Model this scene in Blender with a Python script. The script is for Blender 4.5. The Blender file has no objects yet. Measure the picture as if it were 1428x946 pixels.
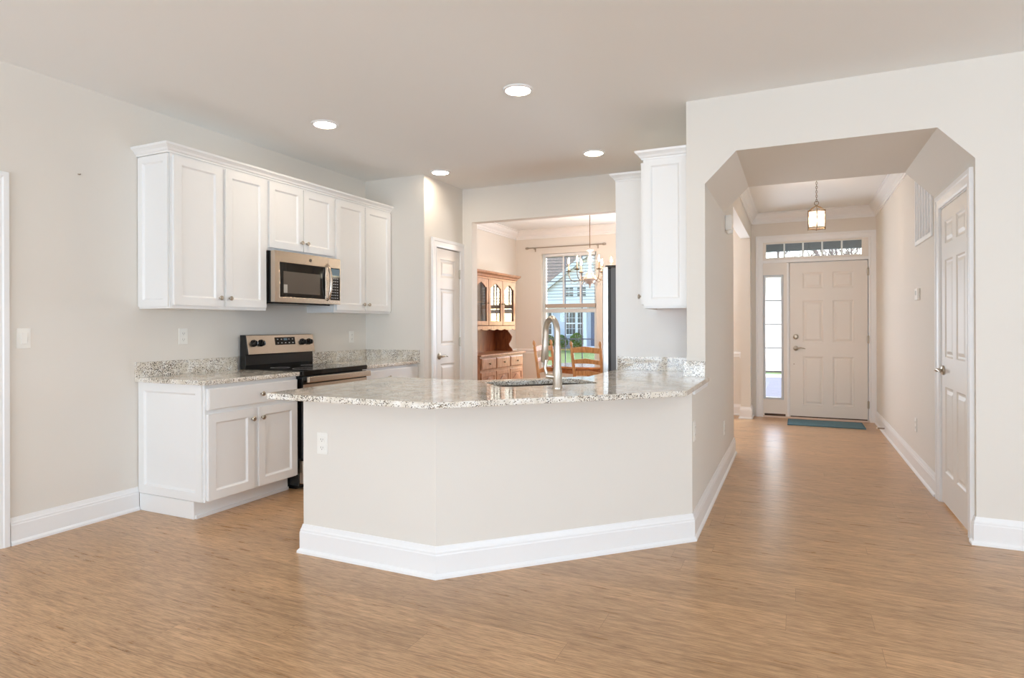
import bpy, bmesh, math, random
from mathutils import Vector, Matrix
random.seed(7)
C = bpy.context.scene.collection
S = bpy.context.scene
PI = math.pi
R = math.radians

# ------------------------------------------------------------------ camera, world, lights, exposure
F_PX, YAW, HOR, CAM_H = 859.5, 24.716, 454.0, 1.243
cd = bpy.data.cameras.new('camera'); cam = bpy.data.objects.new('camera', cd); C.objects.link(cam)
cd.sensor_width = 36.0; cd.lens = F_PX / 1428.0 * 36.0
cd.shift_y = -(473.0 - HOR) / 1428.0
cd.clip_end = 300; cd.clip_start = .05
cam.matrix_world = (Matrix.Translation((0, 0, CAM_H)) @ Matrix.Rotation(R(YAW), 4, 'Z')
                    @ Matrix.Rotation(R(90), 4, 'X') @ Matrix.Rotation(-0.003, 4, 'Z'))
S.camera = cam

w = bpy.data.worlds.new('world'); S.world = w; w.use_nodes = True
nt = w.node_tree; bg = nt.nodes['Background']
sky = nt.nodes.new('ShaderNodeTexSky'); sky.sky_type = 'NISHITA'
sky.sun_disc = False; sky.sun_elevation = R(30); sky.sun_rotation = R(35)
nt.links.new(sky.outputs[0], bg.inputs[0]); bg.inputs[1].default_value = 0.6

def light(name, kind, loc, rot, energy, color, **k):
    d = bpy.data.lights.new(name, kind); d.energy = energy; d.color = color
    for a, b in k.items(): setattr(d, a, b)
    o = bpy.data.objects.new(name, d); C.objects.link(o); o.location = loc; o.rotation_euler = rot
    return o
light('sun', 'SUN', (0, 0, 30), (R(-60), 0, R(-35)), 3.6, (1, .96, .9), angle=R(.6))
# added area lamps stand in for daylight from unseen windows, tilted towards the ceiling
LAMP_COL = (.68, .828, .99)
light('window_daylight', 'AREA', (-2.2, -3.9, 1.45), (R(114), 0, R(0)), 158, LAMP_COL, shape='RECTANGLE', size=2.5, size_y=1.9)
light('window_daylight', 'AREA', (1.6, -3.9, 1.45), (R(114), 0, R(0)), 158, LAMP_COL, shape='RECTANGLE', size=2.5, size_y=1.9)
light('window_daylight', 'AREA', (4.7, 0.2, 1.45), (R(112), 0, R(90)), 120, LAMP_COL, shape='RECTANGLE', size=2.5, size_y=1.9)
# lamp added to brighten dining room and hall, no window there, hidden by fridge
light('window_daylight', 'AREA', (-1.6, 8.93, 1.45), (R(95), 0, R(180)), 62, LAMP_COL, shape='RECTANGLE', size=.85, size_y=1.7)

S.view_settings.view_transform = 'Standard'; S.view_settings.look = 'None'
S.view_settings.gamma = 1; S.view_settings.use_curve_mapping = False
S.view_settings.exposure = 0.35
S.render.engine = 'CYCLES'
S.cycles.use_denoising = True
S.cycles.max_bounces = 10; S.cycles.diffuse_bounces = 8; S.cycles.glossy_bounces = 4
S.cycles.transparent_max_bounces = 16
S.cycles.caustics_reflective = False; S.cycles.caustics_refractive = False
S.cycles.sample_clamp_indirect = 4

# ------------------------------------------------------------------ materials
def lin(c): return tuple(((v / 12.92) if v <= .04045 else ((v + .055) / 1.055) ** 2.4) for v in c)
def hexc(r, g, b): return lin((r / 255, g / 255, b / 255)) + (1,)
def mat(name, col, rough=.5, metal=0, bump=0, bscale=200, var=0, vscale=3, spec=None, emit=None, estr=0, stretch=None):
    m = bpy.data.materials.new(name); m.use_nodes = True; t = m.node_tree; b = t.nodes['Principled BSDF']
    b.inputs['Base Color'].default_value = col; b.inputs['Roughness'].default_value = rough; b.inputs['Metallic'].default_value = metal
    if spec is not None: b.inputs['Specular IOR Level'].default_value = spec
    if emit: b.inputs['Emission Color'].default_value = emit; b.inputs['Emission Strength'].default_value = estr
    tc = t.nodes.new('ShaderNodeTexCoord'); mp = t.nodes.new('ShaderNodeMapping'); t.links.new(tc.outputs['Object'], mp.inputs[0])
    if stretch: mp.inputs['Scale'].default_value = stretch
    if bump:
        n = t.nodes.new('ShaderNodeTexNoise'); n.inputs['Scale'].default_value = bscale; n.inputs['Detail'].default_value = 3
        t.links.new(mp.outputs[0], n.inputs[0]); bp = t.nodes.new('ShaderNodeBump'); bp.inputs['Strength'].default_value = bump
        bp.inputs['Distance'].default_value = .002
        t.links.new(n.outputs[0], bp.inputs['Height']); t.links.new(bp.outputs[0], b.inputs['Normal'])
    if var:
        n = t.nodes.new('ShaderNodeTexNoise'); n.inputs['Scale'].default_value = vscale; n.inputs['Detail'].default_value = 4
        t.links.new(mp.outputs[0], n.inputs[0])
        r = t.nodes.new('ShaderNodeValToRGB'); e = r.color_ramp.elements
        e[0].position = .3; e[1].position = .7
        e[0].color = tuple(c * (1 - var) for c in col[:3]) + (1,); e[1].color = tuple(min(1, c * (1 + var)) for c in col[:3]) + (1,)
        t.links.new(n.outputs[0], r.inputs[0]); t.links.new(r.outputs[0], b.inputs['Base Color'])
    return m

WALL = mat('wall_paint', hexc(227, 222, 214), .75, bump=.12, bscale=350)
CEIL = mat('ceiling_paint', hexc(240, 241, 240), .85, bump=.12, bscale=300)
TRIM = mat('trim_white', hexc(240, 240, 240), .35, bump=.03, bscale=60)
CAB = mat('cabinet_white', hexc(238, 238, 237), .38, bump=.03, bscale=80)
CABIN = mat('cabinet_underside_wood', hexc(205, 150, 100), .6, var=.12, vscale=8, stretch=(1, 8, 1))
DOORP = mat('door_paint', hexc(234, 229, 222), .4, bump=.05, bscale=90)
STEEL = mat('brushed_steel', hexc(200, 186, 170), .26, 1, bump=.06, bscale=40, stretch=(1, .6, 30))
STEELV = mat('fridge_steel', hexc(205, 203, 200), .3, 1, bump=.2, bscale=40, stretch=(20, 20, .6))
NICKEL = mat('satin_nickel', hexc(190, 180, 165), .3, 1, bump=.02, bscale=50)
BRUSHN = mat('brushed_nickel_faucet', hexc(205, 196, 184), .28, 1, bump=.03, bscale=60)
BRONZE = mat('aged_bronze', hexc(140, 118, 92), .4, 1, bump=.1, bscale=60)
ROD = mat('rod_pewter', hexc(176, 164, 150), .45, .6, bump=.03)
BLACK = mat('black_enamel', hexc(18, 18, 18), .22, bump=.02, bscale=80)
BLGLASS = mat('black_glass', hexc(8, 8, 9), .05, bump=.005, bscale=10)
MWGLASS = mat('microwave_window', hexc(92, 84, 76), .12, bump=.01, bscale=300)
DKGREY = mat('fridge_side_grey', hexc(104, 104, 105), .5, bump=.15, bscale=500)
DARK = mat('dark_gasket', hexc(38, 37, 36), .5, bump=.05)
PLAST = mat('white_plastic', hexc(240, 238, 232), .35, bump=.01)
SLOT = mat('outlet_slot', hexc(90, 85, 80), .6, bump=.01)
MARK = mat('printed_marks', hexc(190, 190, 190), .5, bump=.01)
LCD = mat('display_glow', hexc(70, 90, 100), .3, emit=hexc(140, 170, 185), estr=.12, bump=.01)
MAT_T = mat('mat_teal', hexc(88, 122, 134), .95, bump=.9, bscale=250, var=.12, vscale=60)
CANLT = mat('can_light_glow', (1, 1, 1, 1), .4, emit=(1, .85, .66, 1), estr=62, bump=.01)
BULB = mat('candle_bulb_glow', (1, .9, .7, 1), .3, emit=(1, .74, .54, 1), estr=520, bump=.01)
LBULB = mat('lantern_bulb_glow', (1, .9, .7, 1), .3, emit=(1, .80, .62, 1), estr=90, bump=.01)
CANDLE = mat('candle_sleeve', hexc(225, 196, 160), .5, bump=.02)
CRYST = mat('crystal', hexc(235, 225, 218), .08, bump=.02, bscale=30); CRYST.node_tree.nodes['Principled BSDF'].inputs['Transmission Weight'].default_value = .25
SIDING = mat('vinyl_siding', hexc(205, 208, 218), .7, bump=.1, bscale=30)
SIDEW = mat('white_exterior', hexc(238, 238, 240), .6, bump=.05)
SHING = mat('roof_shingle', hexc(168, 142, 122), .9, bump=.6, bscale=8, var=.25, vscale=6)
EXGLASS = mat('far_window_glass', hexc(60, 70, 78), .12, bump=.01)
EXBLUE = mat('slate_blue_paint', hexc(94, 104, 128), .6, bump=.05)
GRASS = mat('grass', hexc(104, 130, 62), .95, bump=.8, bscale=20, var=.3, vscale=4)
CONC = mat('concrete', hexc(128, 125, 134), .85, bump=.4, bscale=30, var=.06, vscale=5)
MULCH = mat('mulch', hexc(200, 165, 90), .95, bump=.8, bscale=20, var=.3, vscale=12)
LEAF = mat('leaf', hexc(110, 135, 50), .7, var=.3, vscale=5)
BARK = mat('bark', hexc(160, 136, 132), .9, bump=.5, bscale=10, var=.2, vscale=3)
SOFFIT = mat('porch_soffit', hexc(98, 108, 118), .7, bump=.05)
BLIND = mat('blind_slat', hexc(225, 226, 226), .5, bump=.02)
VINYL = mat('vinyl_frame', hexc(228, 236, 238), .4, bump=.02)

def wood(name, c1, c2, rough=.35, scale=(6, 1.2, 1.2), ns=4):
    m = bpy.data.materials.new(name); m.use_nodes = True; t = m.node_tree; b = t.nodes['Principled BSDF']
    tc = t.nodes.new('ShaderNodeTexCoord'); mp = t.nodes.new('ShaderNodeMapping'); mp.inputs['Scale'].default_value = scale
    n = t.nodes.new('ShaderNodeTexNoise'); n.inputs['Scale'].default_value = ns; n.inputs['Detail'].default_value = 7; n.inputs['Distortion'].default_value = .6
    r = t.nodes.new('ShaderNodeValToRGB'); r.color_ramp.elements[0].position = .35; r.color_ramp.elements[1].position = .66
    r.color_ramp.elements[0].color = c1; r.color_ramp.elements[1].color = c2
    bp = t.nodes.new('ShaderNodeBump'); bp.inputs['Strength'].default_value = .1; bp.inputs['Distance'].default_value = .002
    t.links.new(tc.outputs['Object'], mp.inputs[0]); t.links.new(mp.outputs[0], n.inputs[0]); t.links.new(n.outputs[0], r.inputs[0])
    t.links.new(r.outputs[0], b.inputs['Base Color']); t.links.new(n.outputs[0], bp.inputs['Height']); t.links.new(bp.outputs[0], b.inputs['Normal'])
    b.inputs['Roughness'].default_value = rough
    return m
HUTCH = wood('hutch_maple', hexc(152, 104, 74), hexc(184, 136, 104), .3, (12, 12, 2))
HUTCHD = wood('hutch_dark_back', hexc(112, 62, 34), hexc(150, 88, 50), .4, (12, 12, 2))
CHAIRW = wood('chair_oak', hexc(192, 132, 78), hexc(226, 168, 112), .35, (14, 14, 3))
TABLEW = wood('table_oak', hexc(172, 108, 62), hexc(205, 142, 90), .12, (2, 14, 14))

def glassmat(name, tint=(1, 1, 1, 1), refl=.08):
    m = bpy.data.materials.new(name); m.use_nodes = True; t = m.node_tree
    for n in list(t.nodes): t.nodes.remove(n)
    o = t.nodes.new('ShaderNodeOutputMaterial'); mx = t.nodes.new('ShaderNodeMixShader'); tr = t.nodes.new('ShaderNodeBsdfTransparent')
    tr.inputs[0].default_value = tint; gl = t.nodes.new('ShaderNodeBsdfGlossy'); gl.inputs['Roughness'].default_value = .01
    lw = t.nodes.new('ShaderNodeLayerWeight'); lw.inputs[0].default_value = .5
    mr = t.nodes.new('ShaderNodeMapRange'); mr.inputs['To Min'].default_value = refl; mr.inputs['To Max'].default_value = .9
    pw = t.nodes.new('ShaderNodeMath'); pw.operation = 'POWER'; pw.inputs[1].default_value = 4
    t.links.new(lw.outputs['Facing'], pw.inputs[0]); t.links.new(pw.outputs[0], mr.inputs['Value']); t.links.new(mr.outputs[0], mx.inputs[0])
    t.links.new(tr.outputs[0], mx.inputs[1]); t.links.new(gl.outputs[0], mx.inputs[2]); t.links.new(mx.outputs[0], o.inputs[0])
    return m
GLASS = glassmat('window_glass')
CABGLASS = glassmat('hutch_glass', (.85, .88, .9, 1), .2)
LANTGLASS = glassmat('lantern_glass', (1, .96, .9, 1), .06)
def frost(m, f=.2):
    t = m.node_tree; out = [n for n in t.nodes if n.type == 'OUTPUT_MATERIAL'][0]; src = out.inputs[0].links[0].from_socket
    tl = t.nodes.new('ShaderNodeBsdfTranslucent'); tl.inputs[0].default_value = (1, .97, .93, 1)
    mx = t.nodes.new('ShaderNodeMixShader'); mx.inputs[0].default_value = f
    t.links.new(src, mx.inputs[1]); t.links.new(tl.outputs[0], mx.inputs[2]); t.links.new(mx.outputs[0], out.inputs[0])
frost(LANTGLASS)
def shade_material():
    m = bpy.data.materials.new('shade_fabric'); m.use_nodes = True; t = m.node_tree
    b = t.nodes['Principled BSDF']; b.inputs['Base Color'].default_value = (.95, .95, .95, 1); b.inputs['Roughness'].default_value = .8
    o = t.nodes['Material Output']; tl = t.nodes.new('ShaderNodeBsdfTranslucent'); tl.inputs[0].default_value = (.98, .98, .98, 1)
    tr = t.nodes.new('ShaderNodeBsdfTransparent'); tr.inputs[0].default_value = (1, 1, 1, 1)
    a = t.nodes.new('ShaderNodeMixShader'); a.inputs[0].default_value = .93
    c = t.nodes.new('ShaderNodeMixShader'); c.inputs[0].default_value = .1
    t.links.new(b.outputs[0], a.inputs[1]); t.links.new(tl.outputs[0], a.inputs[2]); t.links.new(a.outputs[0], c.inputs[1]); t.links.new(tr.outputs[0], c.inputs[2]); t.links.new(c.outputs[0], o.inputs[0])
    return m
SHADE = shade_material()

def granite():
    m = bpy.data.materials.new('granite'); m.use_nodes = True; t = m.node_tree; b = t.nodes['Principled BSDF']; L = t.links
    tc = t.nodes.new('ShaderNodeTexCoord')
    def noise(s, d, w=None):
        n = t.nodes.new('ShaderNodeTexNoise'); n.inputs['Scale'].default_value = s; n.inputs['Detail'].default_value = d; L.new(tc.outputs['Object'], n.inputs[0]); return n
    def ramp(src, stops):
        r = t.nodes.new('ShaderNodeValToRGB'); e = r.color_ramp.elements
        e[0].position, e[0].color = stops[0]; e[1].position, e[1].color = stops[1]
        for p, c in stops[2:]: x = e.new(p); x.color = c
        L.new(src, r.inputs[0]); return r
    base = ramp(noise(22, 5).outputs[0], [(.32, hexc(214, 206, 190)), (.62, hexc(240, 237, 230)), (.48, hexc(227, 220, 208))])
    v = t.nodes.new('ShaderNodeTexVoronoi'); v.inputs['Scale'].default_value = 240; L.new(tc.outputs['Object'], v.inputs['Vector'])
    sep = t.nodes.new('ShaderNodeSeparateColor'); L.new(v.outputs['Color'], sep.inputs[0])
    # patchy density of the flecks
    dens = ramp(noise(5.5, 3).outputs[0], [(.42, (0, 0, 0, 1)), (.62, (1, 1, 1, 1))])
    thr = t.nodes.new('ShaderNodeMapRange'); L.new(dens.outputs[0], thr.inputs['Value'])
    thr.inputs['To Min'].default_value = .90; thr.inputs['To Max'].default_value = .60
    gt = t.nodes.new('ShaderNodeMath'); gt.operation = 'GREATER_THAN'; L.new(sep.outputs[0], gt.inputs[0]); L.new(thr.outputs[0], gt.inputs[1])
    fleck = ramp(sep.outputs[1], [(.25, hexc(66, 58, 52)), (.5, hexc(128, 114, 98)), (.9, hexc(178, 164, 146))])
    mx = t.nodes.new('ShaderNodeMixRGB'); L.new(gt.outputs[0], mx.inputs[0]); L.new(base.outputs[0], mx.inputs[1]); L.new(fleck.outputs[0], mx.inputs[2])
    L.new(mx.outputs[0], b.inputs['Base Color']); b.inputs['Roughness'].default_value = .07; b.inputs['Specular IOR Level'].default_value = .7
    return m
GRAN = granite()

def floor_material():
    m = bpy.data.materials.new('floor_planks'); m.use_nodes = True; t = m.node_tree; b = t.nodes['Principled BSDF']; L = t.links
    tc = t.nodes.new('ShaderNodeTexCoord')
    br = t.nodes.new('ShaderNodeTexBrick'); br.offset = 0; br.inputs['Scale'].default_value = 1
    br.inputs['Brick Width'].default_value = 1.7; br.inputs['Row Height'].default_value = .152
    br.inputs['Mortar Size'].default_value = .0007; br.inputs['Mortar Smooth'].default_value = .3
    br.inputs['Color1'].default_value = (0, 0, 0, 1); br.inputs['Color2'].default_value = (1, 1, 1, 1); br.inputs['Mortar'].default_value = (.5, .5, .5, 1)
    sx = t.nodes.new('ShaderNodeSeparateXYZ'); L.new(tc.outputs['Object'], sx.inputs[0])
    dv = t.nodes.new('ShaderNodeMath'); dv.operation = 'DIVIDE'; dv.inputs[1].default_value = .152; L.new(sx.outputs[1], dv.inputs[0])
    fl = t.nodes.new('ShaderNodeMath'); fl.operation = 'FLOOR'; L.new(dv.outputs[0], fl.inputs[0])
    wn = t.nodes.new('ShaderNodeTexWhiteNoise'); wn.noise_dimensions = '1D'; L.new(fl.outputs[0], wn.inputs['W'])
    ml = t.nodes.new('ShaderNodeMath'); ml.operation = 'MULTIPLY_ADD'; ml.inputs[1].default_value = 1.7; L.new(wn.outputs[0], ml.inputs[0]); L.new(sx.outputs[0], ml.inputs[2])
    cb = t.nodes.new('ShaderNodeCombineXYZ'); L.new(ml.outputs[0], cb.inputs[0]); L.new(sx.outputs[1], cb.inputs[1])
    L.new(cb.outputs[0], br.inputs[0])
    # each board shifts the grain lookup
    sc = t.nodes.new('ShaderNodeVectorMath'); sc.operation = 'SCALE'; sc.inputs['Scale'].default_value = 7.3; L.new(br.outputs['Color'], sc.inputs[0])
    ad = t.nodes.new('ShaderNodeVectorMath'); ad.operation = 'ADD'; L.new(tc.outputs['Object'], ad.inputs[0]); L.new(sc.outputs[0], ad.inputs[1])
    def grain(scale, s, d):
        mp = t.nodes.new('ShaderNodeMapping'); mp.inputs['Scale'].default_value = scale; L.new(ad.outputs[0], mp.inputs[0])
        n = t.nodes.new('ShaderNodeTexNoise'); n.inputs['Scale'].default_value = s; n.inputs['Detail'].default_value = d; n.inputs['Roughness'].default_value = .65
        L.new(mp.outputs[0], n.inputs[0]); return n
    g1 = grain((13.0, 210, 1), 1, 7); g2 = grain((4.5, 38, 1), 1, 5); g3 = grain((.5, 4, 1), 1, 2)
    def ramp(src, a, c1, e, c2):
        r = t.nodes.new('ShaderNodeValToRGB'); x = r.color_ramp.elements; x[0].position = a; x[0].color = c1; x[1].position = e; x[1].color = c2; L.new(src, r.inputs[0]); return r
    r1 = ramp(g1.outputs[0], .32, hexc(98, 66, 40), .60, hexc(216, 175, 132))
    r2 = ramp(g2.outputs[0], .35, hexc(158, 119, 80), .66, hexc(216, 175, 132))
    mx = t.nodes.new('ShaderNodeMixRGB'); mx.inputs[0].default_value = .45; L.new(r1.outputs[0], mx.inputs[1]); L.new(r2.outputs[0], mx.inputs[2])
    hs = t.nodes.new('ShaderNodeHueSaturation')
    mr = t.nodes.new('ShaderNodeMapRange'); mr.inputs['To Min'].default_value = .90; mr.inputs['To Max'].default_value = 1.07
    L.new(br.outputs['Color'], mr.inputs['Value']); L.new(mr.outputs[0], hs.inputs['Value']); L.new(mx.outputs[0], hs.inputs['Color'])
    mm = t.nodes.new('ShaderNodeMixRGB'); L.new(br.outputs['Fac'], mm.inputs[0]); L.new(hs.outputs[0], mm.inputs[1]); mm.inputs[2].default_value = hexc(130, 98, 68)
    L.new(mm.outputs[0], b.inputs['Base Color'])
    rr = t.nodes.new('ShaderNodeMapRange'); rr.inputs['To Min'].default_value = .24; rr.inputs['To Max'].default_value = .34; L.new(g2.outputs[0], rr.inputs['Value']); L.new(rr.outputs[0], b.inputs['Roughness'])
    bp = t.nodes.new('ShaderNodeBump'); bp.inputs['Strength'].default_value = .02; bp.inputs['Distance'].default_value = .001; L.new(g1.outputs[0], bp.inputs['Height']); L.new(bp.outputs[0], b.inputs['Normal'])
    b.inputs['Specular IOR Level'].default_value = .5
    return m
FLOOR = floor_material()

# ------------------------------------------------------------------ mesh builder
FR = {'+X': ((0, 1, 0), (1, 0, 0)), '-X': ((0, -1, 0), (-1, 0, 0)), '-Y': ((1, 0, 0), (0, -1, 0)), '+Y': ((-1, 0, 0), (0, 1, 0)),
      'W': ((1, 0, 0), (0, 1, 0)), '45': ((.70711, .70711, 0), (.70711, -.70711, 0))}
class MB:
    """vertices in local (u, n, z): u to the right along a surface, n out of it, z up; 'W' is plain world x, y, z"""
    def __init__(s, org=(0, 0, 0), face='W'):
        s.v = []; s.f = []; s.org = Vector(org); U, N = FR[face]; s.U = Vector(U); s.N = Vector(N)
    def P(s, u, n, z): s.v.append(s.org + s.U * u + s.N * n + Vector((0, 0, z))); return len(s.v) - 1
    def box(s, u0, u1, n0, n1, z0, z1):
        i = [s.P(u, n, z) for z in (z0, z1) for n in (n0, n1) for u in (u0, u1)]
        for q in ((0, 1, 3, 2), (4, 5, 7, 6), (0, 1, 5, 4), (2, 3, 7, 6), (0, 2, 6, 4), (1, 3, 7, 5)): s.f.append([i[k] for k in q])
        return s
    def prism(s, pts, h0, h1, axis='z'):
        """extruded polygon; pts in the plane across the axis"""
        def V(p, h): return s.P(p[0], p[1], h) if axis == 'z' else (s.P(p[0], h, p[1]) if axis == 'n' else s.P(h, p[0], p[1]))
        a = [V(p, h0) for p in pts]; b = [V(p, h1) for p in pts]; n = len(pts)
        s.f.append(a); s.f.append(b[::-1])
        for k in range(n): s.f.append([a[k], a[(k + 1) % n], b[(k + 1) % n], b[k]])
        return s
    def sweep(s, path, prof, side=1, plane='uv', closed=False):
        """profile (offset, height) mitred along a 2D path; plane 'uv' -> height is z, plane 'uz' -> height is n"""
        n = len(path); rings = []
        for i in range(n):
            p = Vector(path[i])
            if closed: d0 = (p - Vector(path[i - 1])).normalized(); d1 = (Vector(path[(i + 1) % n]) - p).normalized()
            else:
                d0 = (p - Vector(path[i - 1])).normalized() if i > 0 else None
                d1 = (Vector(path[i + 1]) - p).normalized() if i < n - 1 else None
                d0 = d0 or d1; d1 = d1 or d0
            n0 = Vector((-d0.y, d0.x)) * side; n1 = Vector((-d1.y, d1.x)) * side
            m = (n0 + n1); m = m / max(1e-6, m.dot(n0))
            r = []
            for o, h in prof:
                q = p + m * o
                r.append(s.P(q.x, q.y, h) if plane == 'uv' else s.P(q.x, h, q.y))
            rings.append(r)
        k = len(prof)
        for i in range(n if closed else n - 1):
            a, b = rings[i], rings[(i + 1) % n]
            for j in range(k): s.f.append([a[j], a[(j + 1) % k], b[(j + 1) % k], b[j]])
        if not closed: s.f.append(rings[0][:]); s.f.append(rings[-1][::-1])
        return s
    def tube(s, pts, r, seg=10, cap=True):
        """pts in local (u,n,z); r number or list"""
        P3 = [Vector(p) for p in pts]; n = len(P3); rr = r if isinstance(r, (list, tuple)) else [r] * n
        rings = []; ref = None
        for i in range(n):
            t = (P3[min(i + 1, n - 1)] - P3[max(i - 1, 0)]).normalized()
            if ref is None:
                ref = Vector((0, 0, 1)) if abs(t.z) < .9 else Vector((1, 0, 0))
            a = t.cross(ref).normalized(); b = a.cross(t).normalized(); ref = b
            rings.append([s.P(*(P3[i] + (a * math.cos(2 * PI * k / seg) + b * math.sin(2 * PI * k / seg)) * rr[i])) for k in range(seg)])
        for i in range(n - 1):
            for k in range(seg): s.f.append([rings[i][k], rings[i][(k + 1) % seg], rings[i + 1][(k + 1) % seg], rings[i + 1][k]])
        if cap: s.f.append(rings[0][::-1]); s.f.append(rings[-1])
        return s
    def lathe(s, prof, c=(0, 0, 0), axis='z', seg=20):
        """prof: (radius, height along axis)"""
        rings = []
        for r, h in prof:
            ring = []
            for k in range(seg):
                x, y = r * math.cos(2 * PI * k / seg), r * math.sin(2 * PI * k / seg)
                q = (x, y, h) if axis == 'z' else ((x, h, y) if axis == 'n' else (h, x, y))
                ring.append(s.P(c[0] + q[0], c[1] + q[1], c[2] + q[2]))
            rings.append(ring)
        for i in range(len(prof) - 1):
            for k in range(seg): s.f.append([rings[i][k], rings[i][(k + 1) % seg], rings[i + 1][(k + 1) % seg], rings[i + 1][k]])
        s.f.append(rings[0][::-1]); s.f.append(rings[-1])
        return s
    def panel_front(s, W, H, z0, n0, t, panels, rings, u0=0):
        """slab u0..u0+W, z0..z0+H, thickness t from n0, panels cut into the front face as nested rings (inset, depth)"""
        us = sorted({0, W} | {p[0] for p in panels} | {p[1] for p in panels}); zs = sorted({0, H} | {p[2] for p in panels} | {p[3] for p in panels})
        F = n0 + t
        g = {(i, j): s.P(u0 + us[i], F, z0 + zs[j]) for i in range(len(us)) for j in range(len(zs))}
        def inside(i, j):
            cu, cz = (us[i] + us[i + 1]) / 2, (zs[j] + zs[j + 1]) / 2
            return any(p[0] < cu < p[1] and p[2] < cz < p[3] for p in panels)
        for i in range(len(us) - 1):
            for j in range(len(zs) - 1):
                if not inside(i, j): s.f.append([g[i, j], g[i + 1, j], g[i + 1, j + 1], g[i, j + 1]])
        for p in panels:
            i0, i1, j0, j1 = us.index(p[0]), us.index(p[1]), zs.index(p[2]), zs.index(p[3])
            prev = [g[i0, j0], g[i1, j0], g[i1, j1], g[i0, j1]]
            for ins, dep in rings:
                cur = [s.P(u0 + a, F - dep, z0 + b) for a, b in ((p[0] + ins, p[2] + ins), (p[1] - ins, p[2] + ins), (p[1] - ins, p[3] - ins), (p[0] + ins, p[3] - ins))]
                for k in range(4): s.f.append([prev[k], prev[(k + 1) % 4], cur[(k + 1) % 4], cur[k]])
                prev = cur
            s.f.append(prev)
        b = [s.P(u0 + a, n0, z0 + c) for a, c in ((0, 0), (W, 0), (W, H), (0, H))]; s.f.append(b[::-1])
        fr = [s.P(u0 + a, F, z0 + c) for a, c in ((0, 0), (W, 0), (W, H), (0, H))]
        for k in range(4): s.f.append([b[k], b[(k + 1) % 4], fr[(k + 1) % 4], fr[k]])
        return s
    def build(s, name, m, parent=None, bevel=0, smooth=None, seg=2, merge=True):
        me = bpy.data.meshes.new(name); o = bpy.data.objects.new(name, me); C.objects.link(o)
        org = Vector(parent_world(parent)) if parent is not None else Vector((0, 0, 0))
        vs = [v - org for v in s.v]
        if parent is None and vs:
            c = Vector((sum(v.x for v in vs) / len(vs), sum(v.y for v in vs) / len(vs), min(v.z for v in vs)))
            if not getattr(s, 'keep', False): vs = [v - c for v in vs]; o.location = c
        me.from_pydata([tuple(v) for v in vs], [], s.f)
        bm = bmesh.new(); bm.from_mesh(me)
        if merge: bmesh.ops.remove_doubles(bm, verts=bm.verts, dist=.00004)
        bmesh.ops.recalc_face_normals(bm, faces=bm.faces)
        bm.to_mesh(me); bm.free()
        if m is not None: me.materials.append(m)
        if parent is not None: o.parent = parent
        if smooth is None: smooth = False
        if smooth:
            for p in me.polygons: p.use_smooth = True
            if hasattr(me, 'set_sharp_from_angle'): me.set_sharp_from_angle(angle=R(40))
        if bevel:
            b = o.modifiers.new('bevel', 'BEVEL'); b.width = bevel; b.segments = seg; b.limit_method = 'ANGLE'; b.angle_limit = R(35)
        return o
_w = {}
def parent_world(p):
    v = Vector((0, 0, 0))
    while p is not None: v = v + p.location; p = p.parent
    return v
def thing(name, label, cat, loc, group=None, kind=None):
    o = bpy.data.objects.new(name, None); C.objects.link(o); o.location = loc; o.empty_display_size = .1
    if label: o['label'] = label
    if cat: o['category'] = cat
    if group: o['group'] = group
    if kind: o['kind'] = kind
    return o
def tag(o, label, cat, group=None, kind=None):
    o['label'] = label; o['category'] = cat
    if group: o['group'] = group
    if kind: o['kind'] = kind
    return o
def struct(o, label=None, cat=None):
    o['kind'] = 'structure'
    if label: o['label'] = label; o['category'] = cat or 'wall'
    return o
def copy_tree(o, parent=None):
    c = o.copy(); C.objects.link(c); c.parent = parent
    for ch in [x for x in KIDS.get(o.name, [])]: pass
    for ch in list(o.children): copy_tree(ch, c)
    return c
KIDS = {}
def W(keep=False): m = MB(); m.keep = keep; return m

# ------------------------------------------------------------------ main dimensions
XL, XP, YB, YK, YA, XH, XR, YD, HC = -4.06, -3.34, 5.184, 5.956, 4.254, -.545, .923, 8.975, 2.743
WT = .12

# ------------------------------------------------------------------ structure
struct(W(True).box(-4.25, 4.9, -4.15, 9.12, -.12, 0).build('floor', FLOOR), 'light brown wood plank floor running through all rooms', 'floor')
struct(W().box(-4.25, 4.9, -4.15, 9.12, HC, HC + .15).build('ceiling', CEIL), 'smooth off-white ceiling', 'ceiling')
m = W(); m.box(XL - WT, XL, -4.03, 1.06, 0, HC); m.box(XL - WT, XL, 1.06, 1.87, 2.03, HC); m.box(XL - WT, XL, 1.87, YD + .145, 0, HC)
struct(m.build('wall_left', WALL), 'long off-white wall left of the kitchen cabinets')
m = W(); m.box(XL, XP, YB, YB + .1, 0, HC); m.box(XP - .1, XP, YB + .1, 5.40, 0, HC); m.box(XP - .1, XP, 5.40, 5.89, 2.05, HC); m.box(XP - .1, XP, 5.89, YK, 0, HC)
struct(m.build('wall_pantry', WALL), 'off-white pantry walls projecting beside the upper cabinets')
m = W(); m.box(XL, -3.222, YK, YK + WT, 0, HC); m.box(-3.222, -1.40, YK, YK + WT, 2.373, HC); m.box(-1.40, XH - WT, YK, YK + WT, 0, HC)
struct(m.build('wall_dining', WALL), 'off-white wall with the wide opening into the dining room')
m = W(); m.box(XH - WT, XH, YA, 6.30, 0, HC); m.box(XH - WT, XH, 6.30, 8.70, 2.387, HC); m.box(XH - WT, XH, 8.70, YD, 0, HC)
struct(m.build('wall_hall_left', WALL), 'off-white hallway left wall with wide cased opening near front door')
m = W(); m.prism([(XH, HC), (XH, 2.18), (-.348, 2.377), (.745, 2.377), (XR, 2.18), (XR, HC)], YA, 5.42, axis='n')
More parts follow.
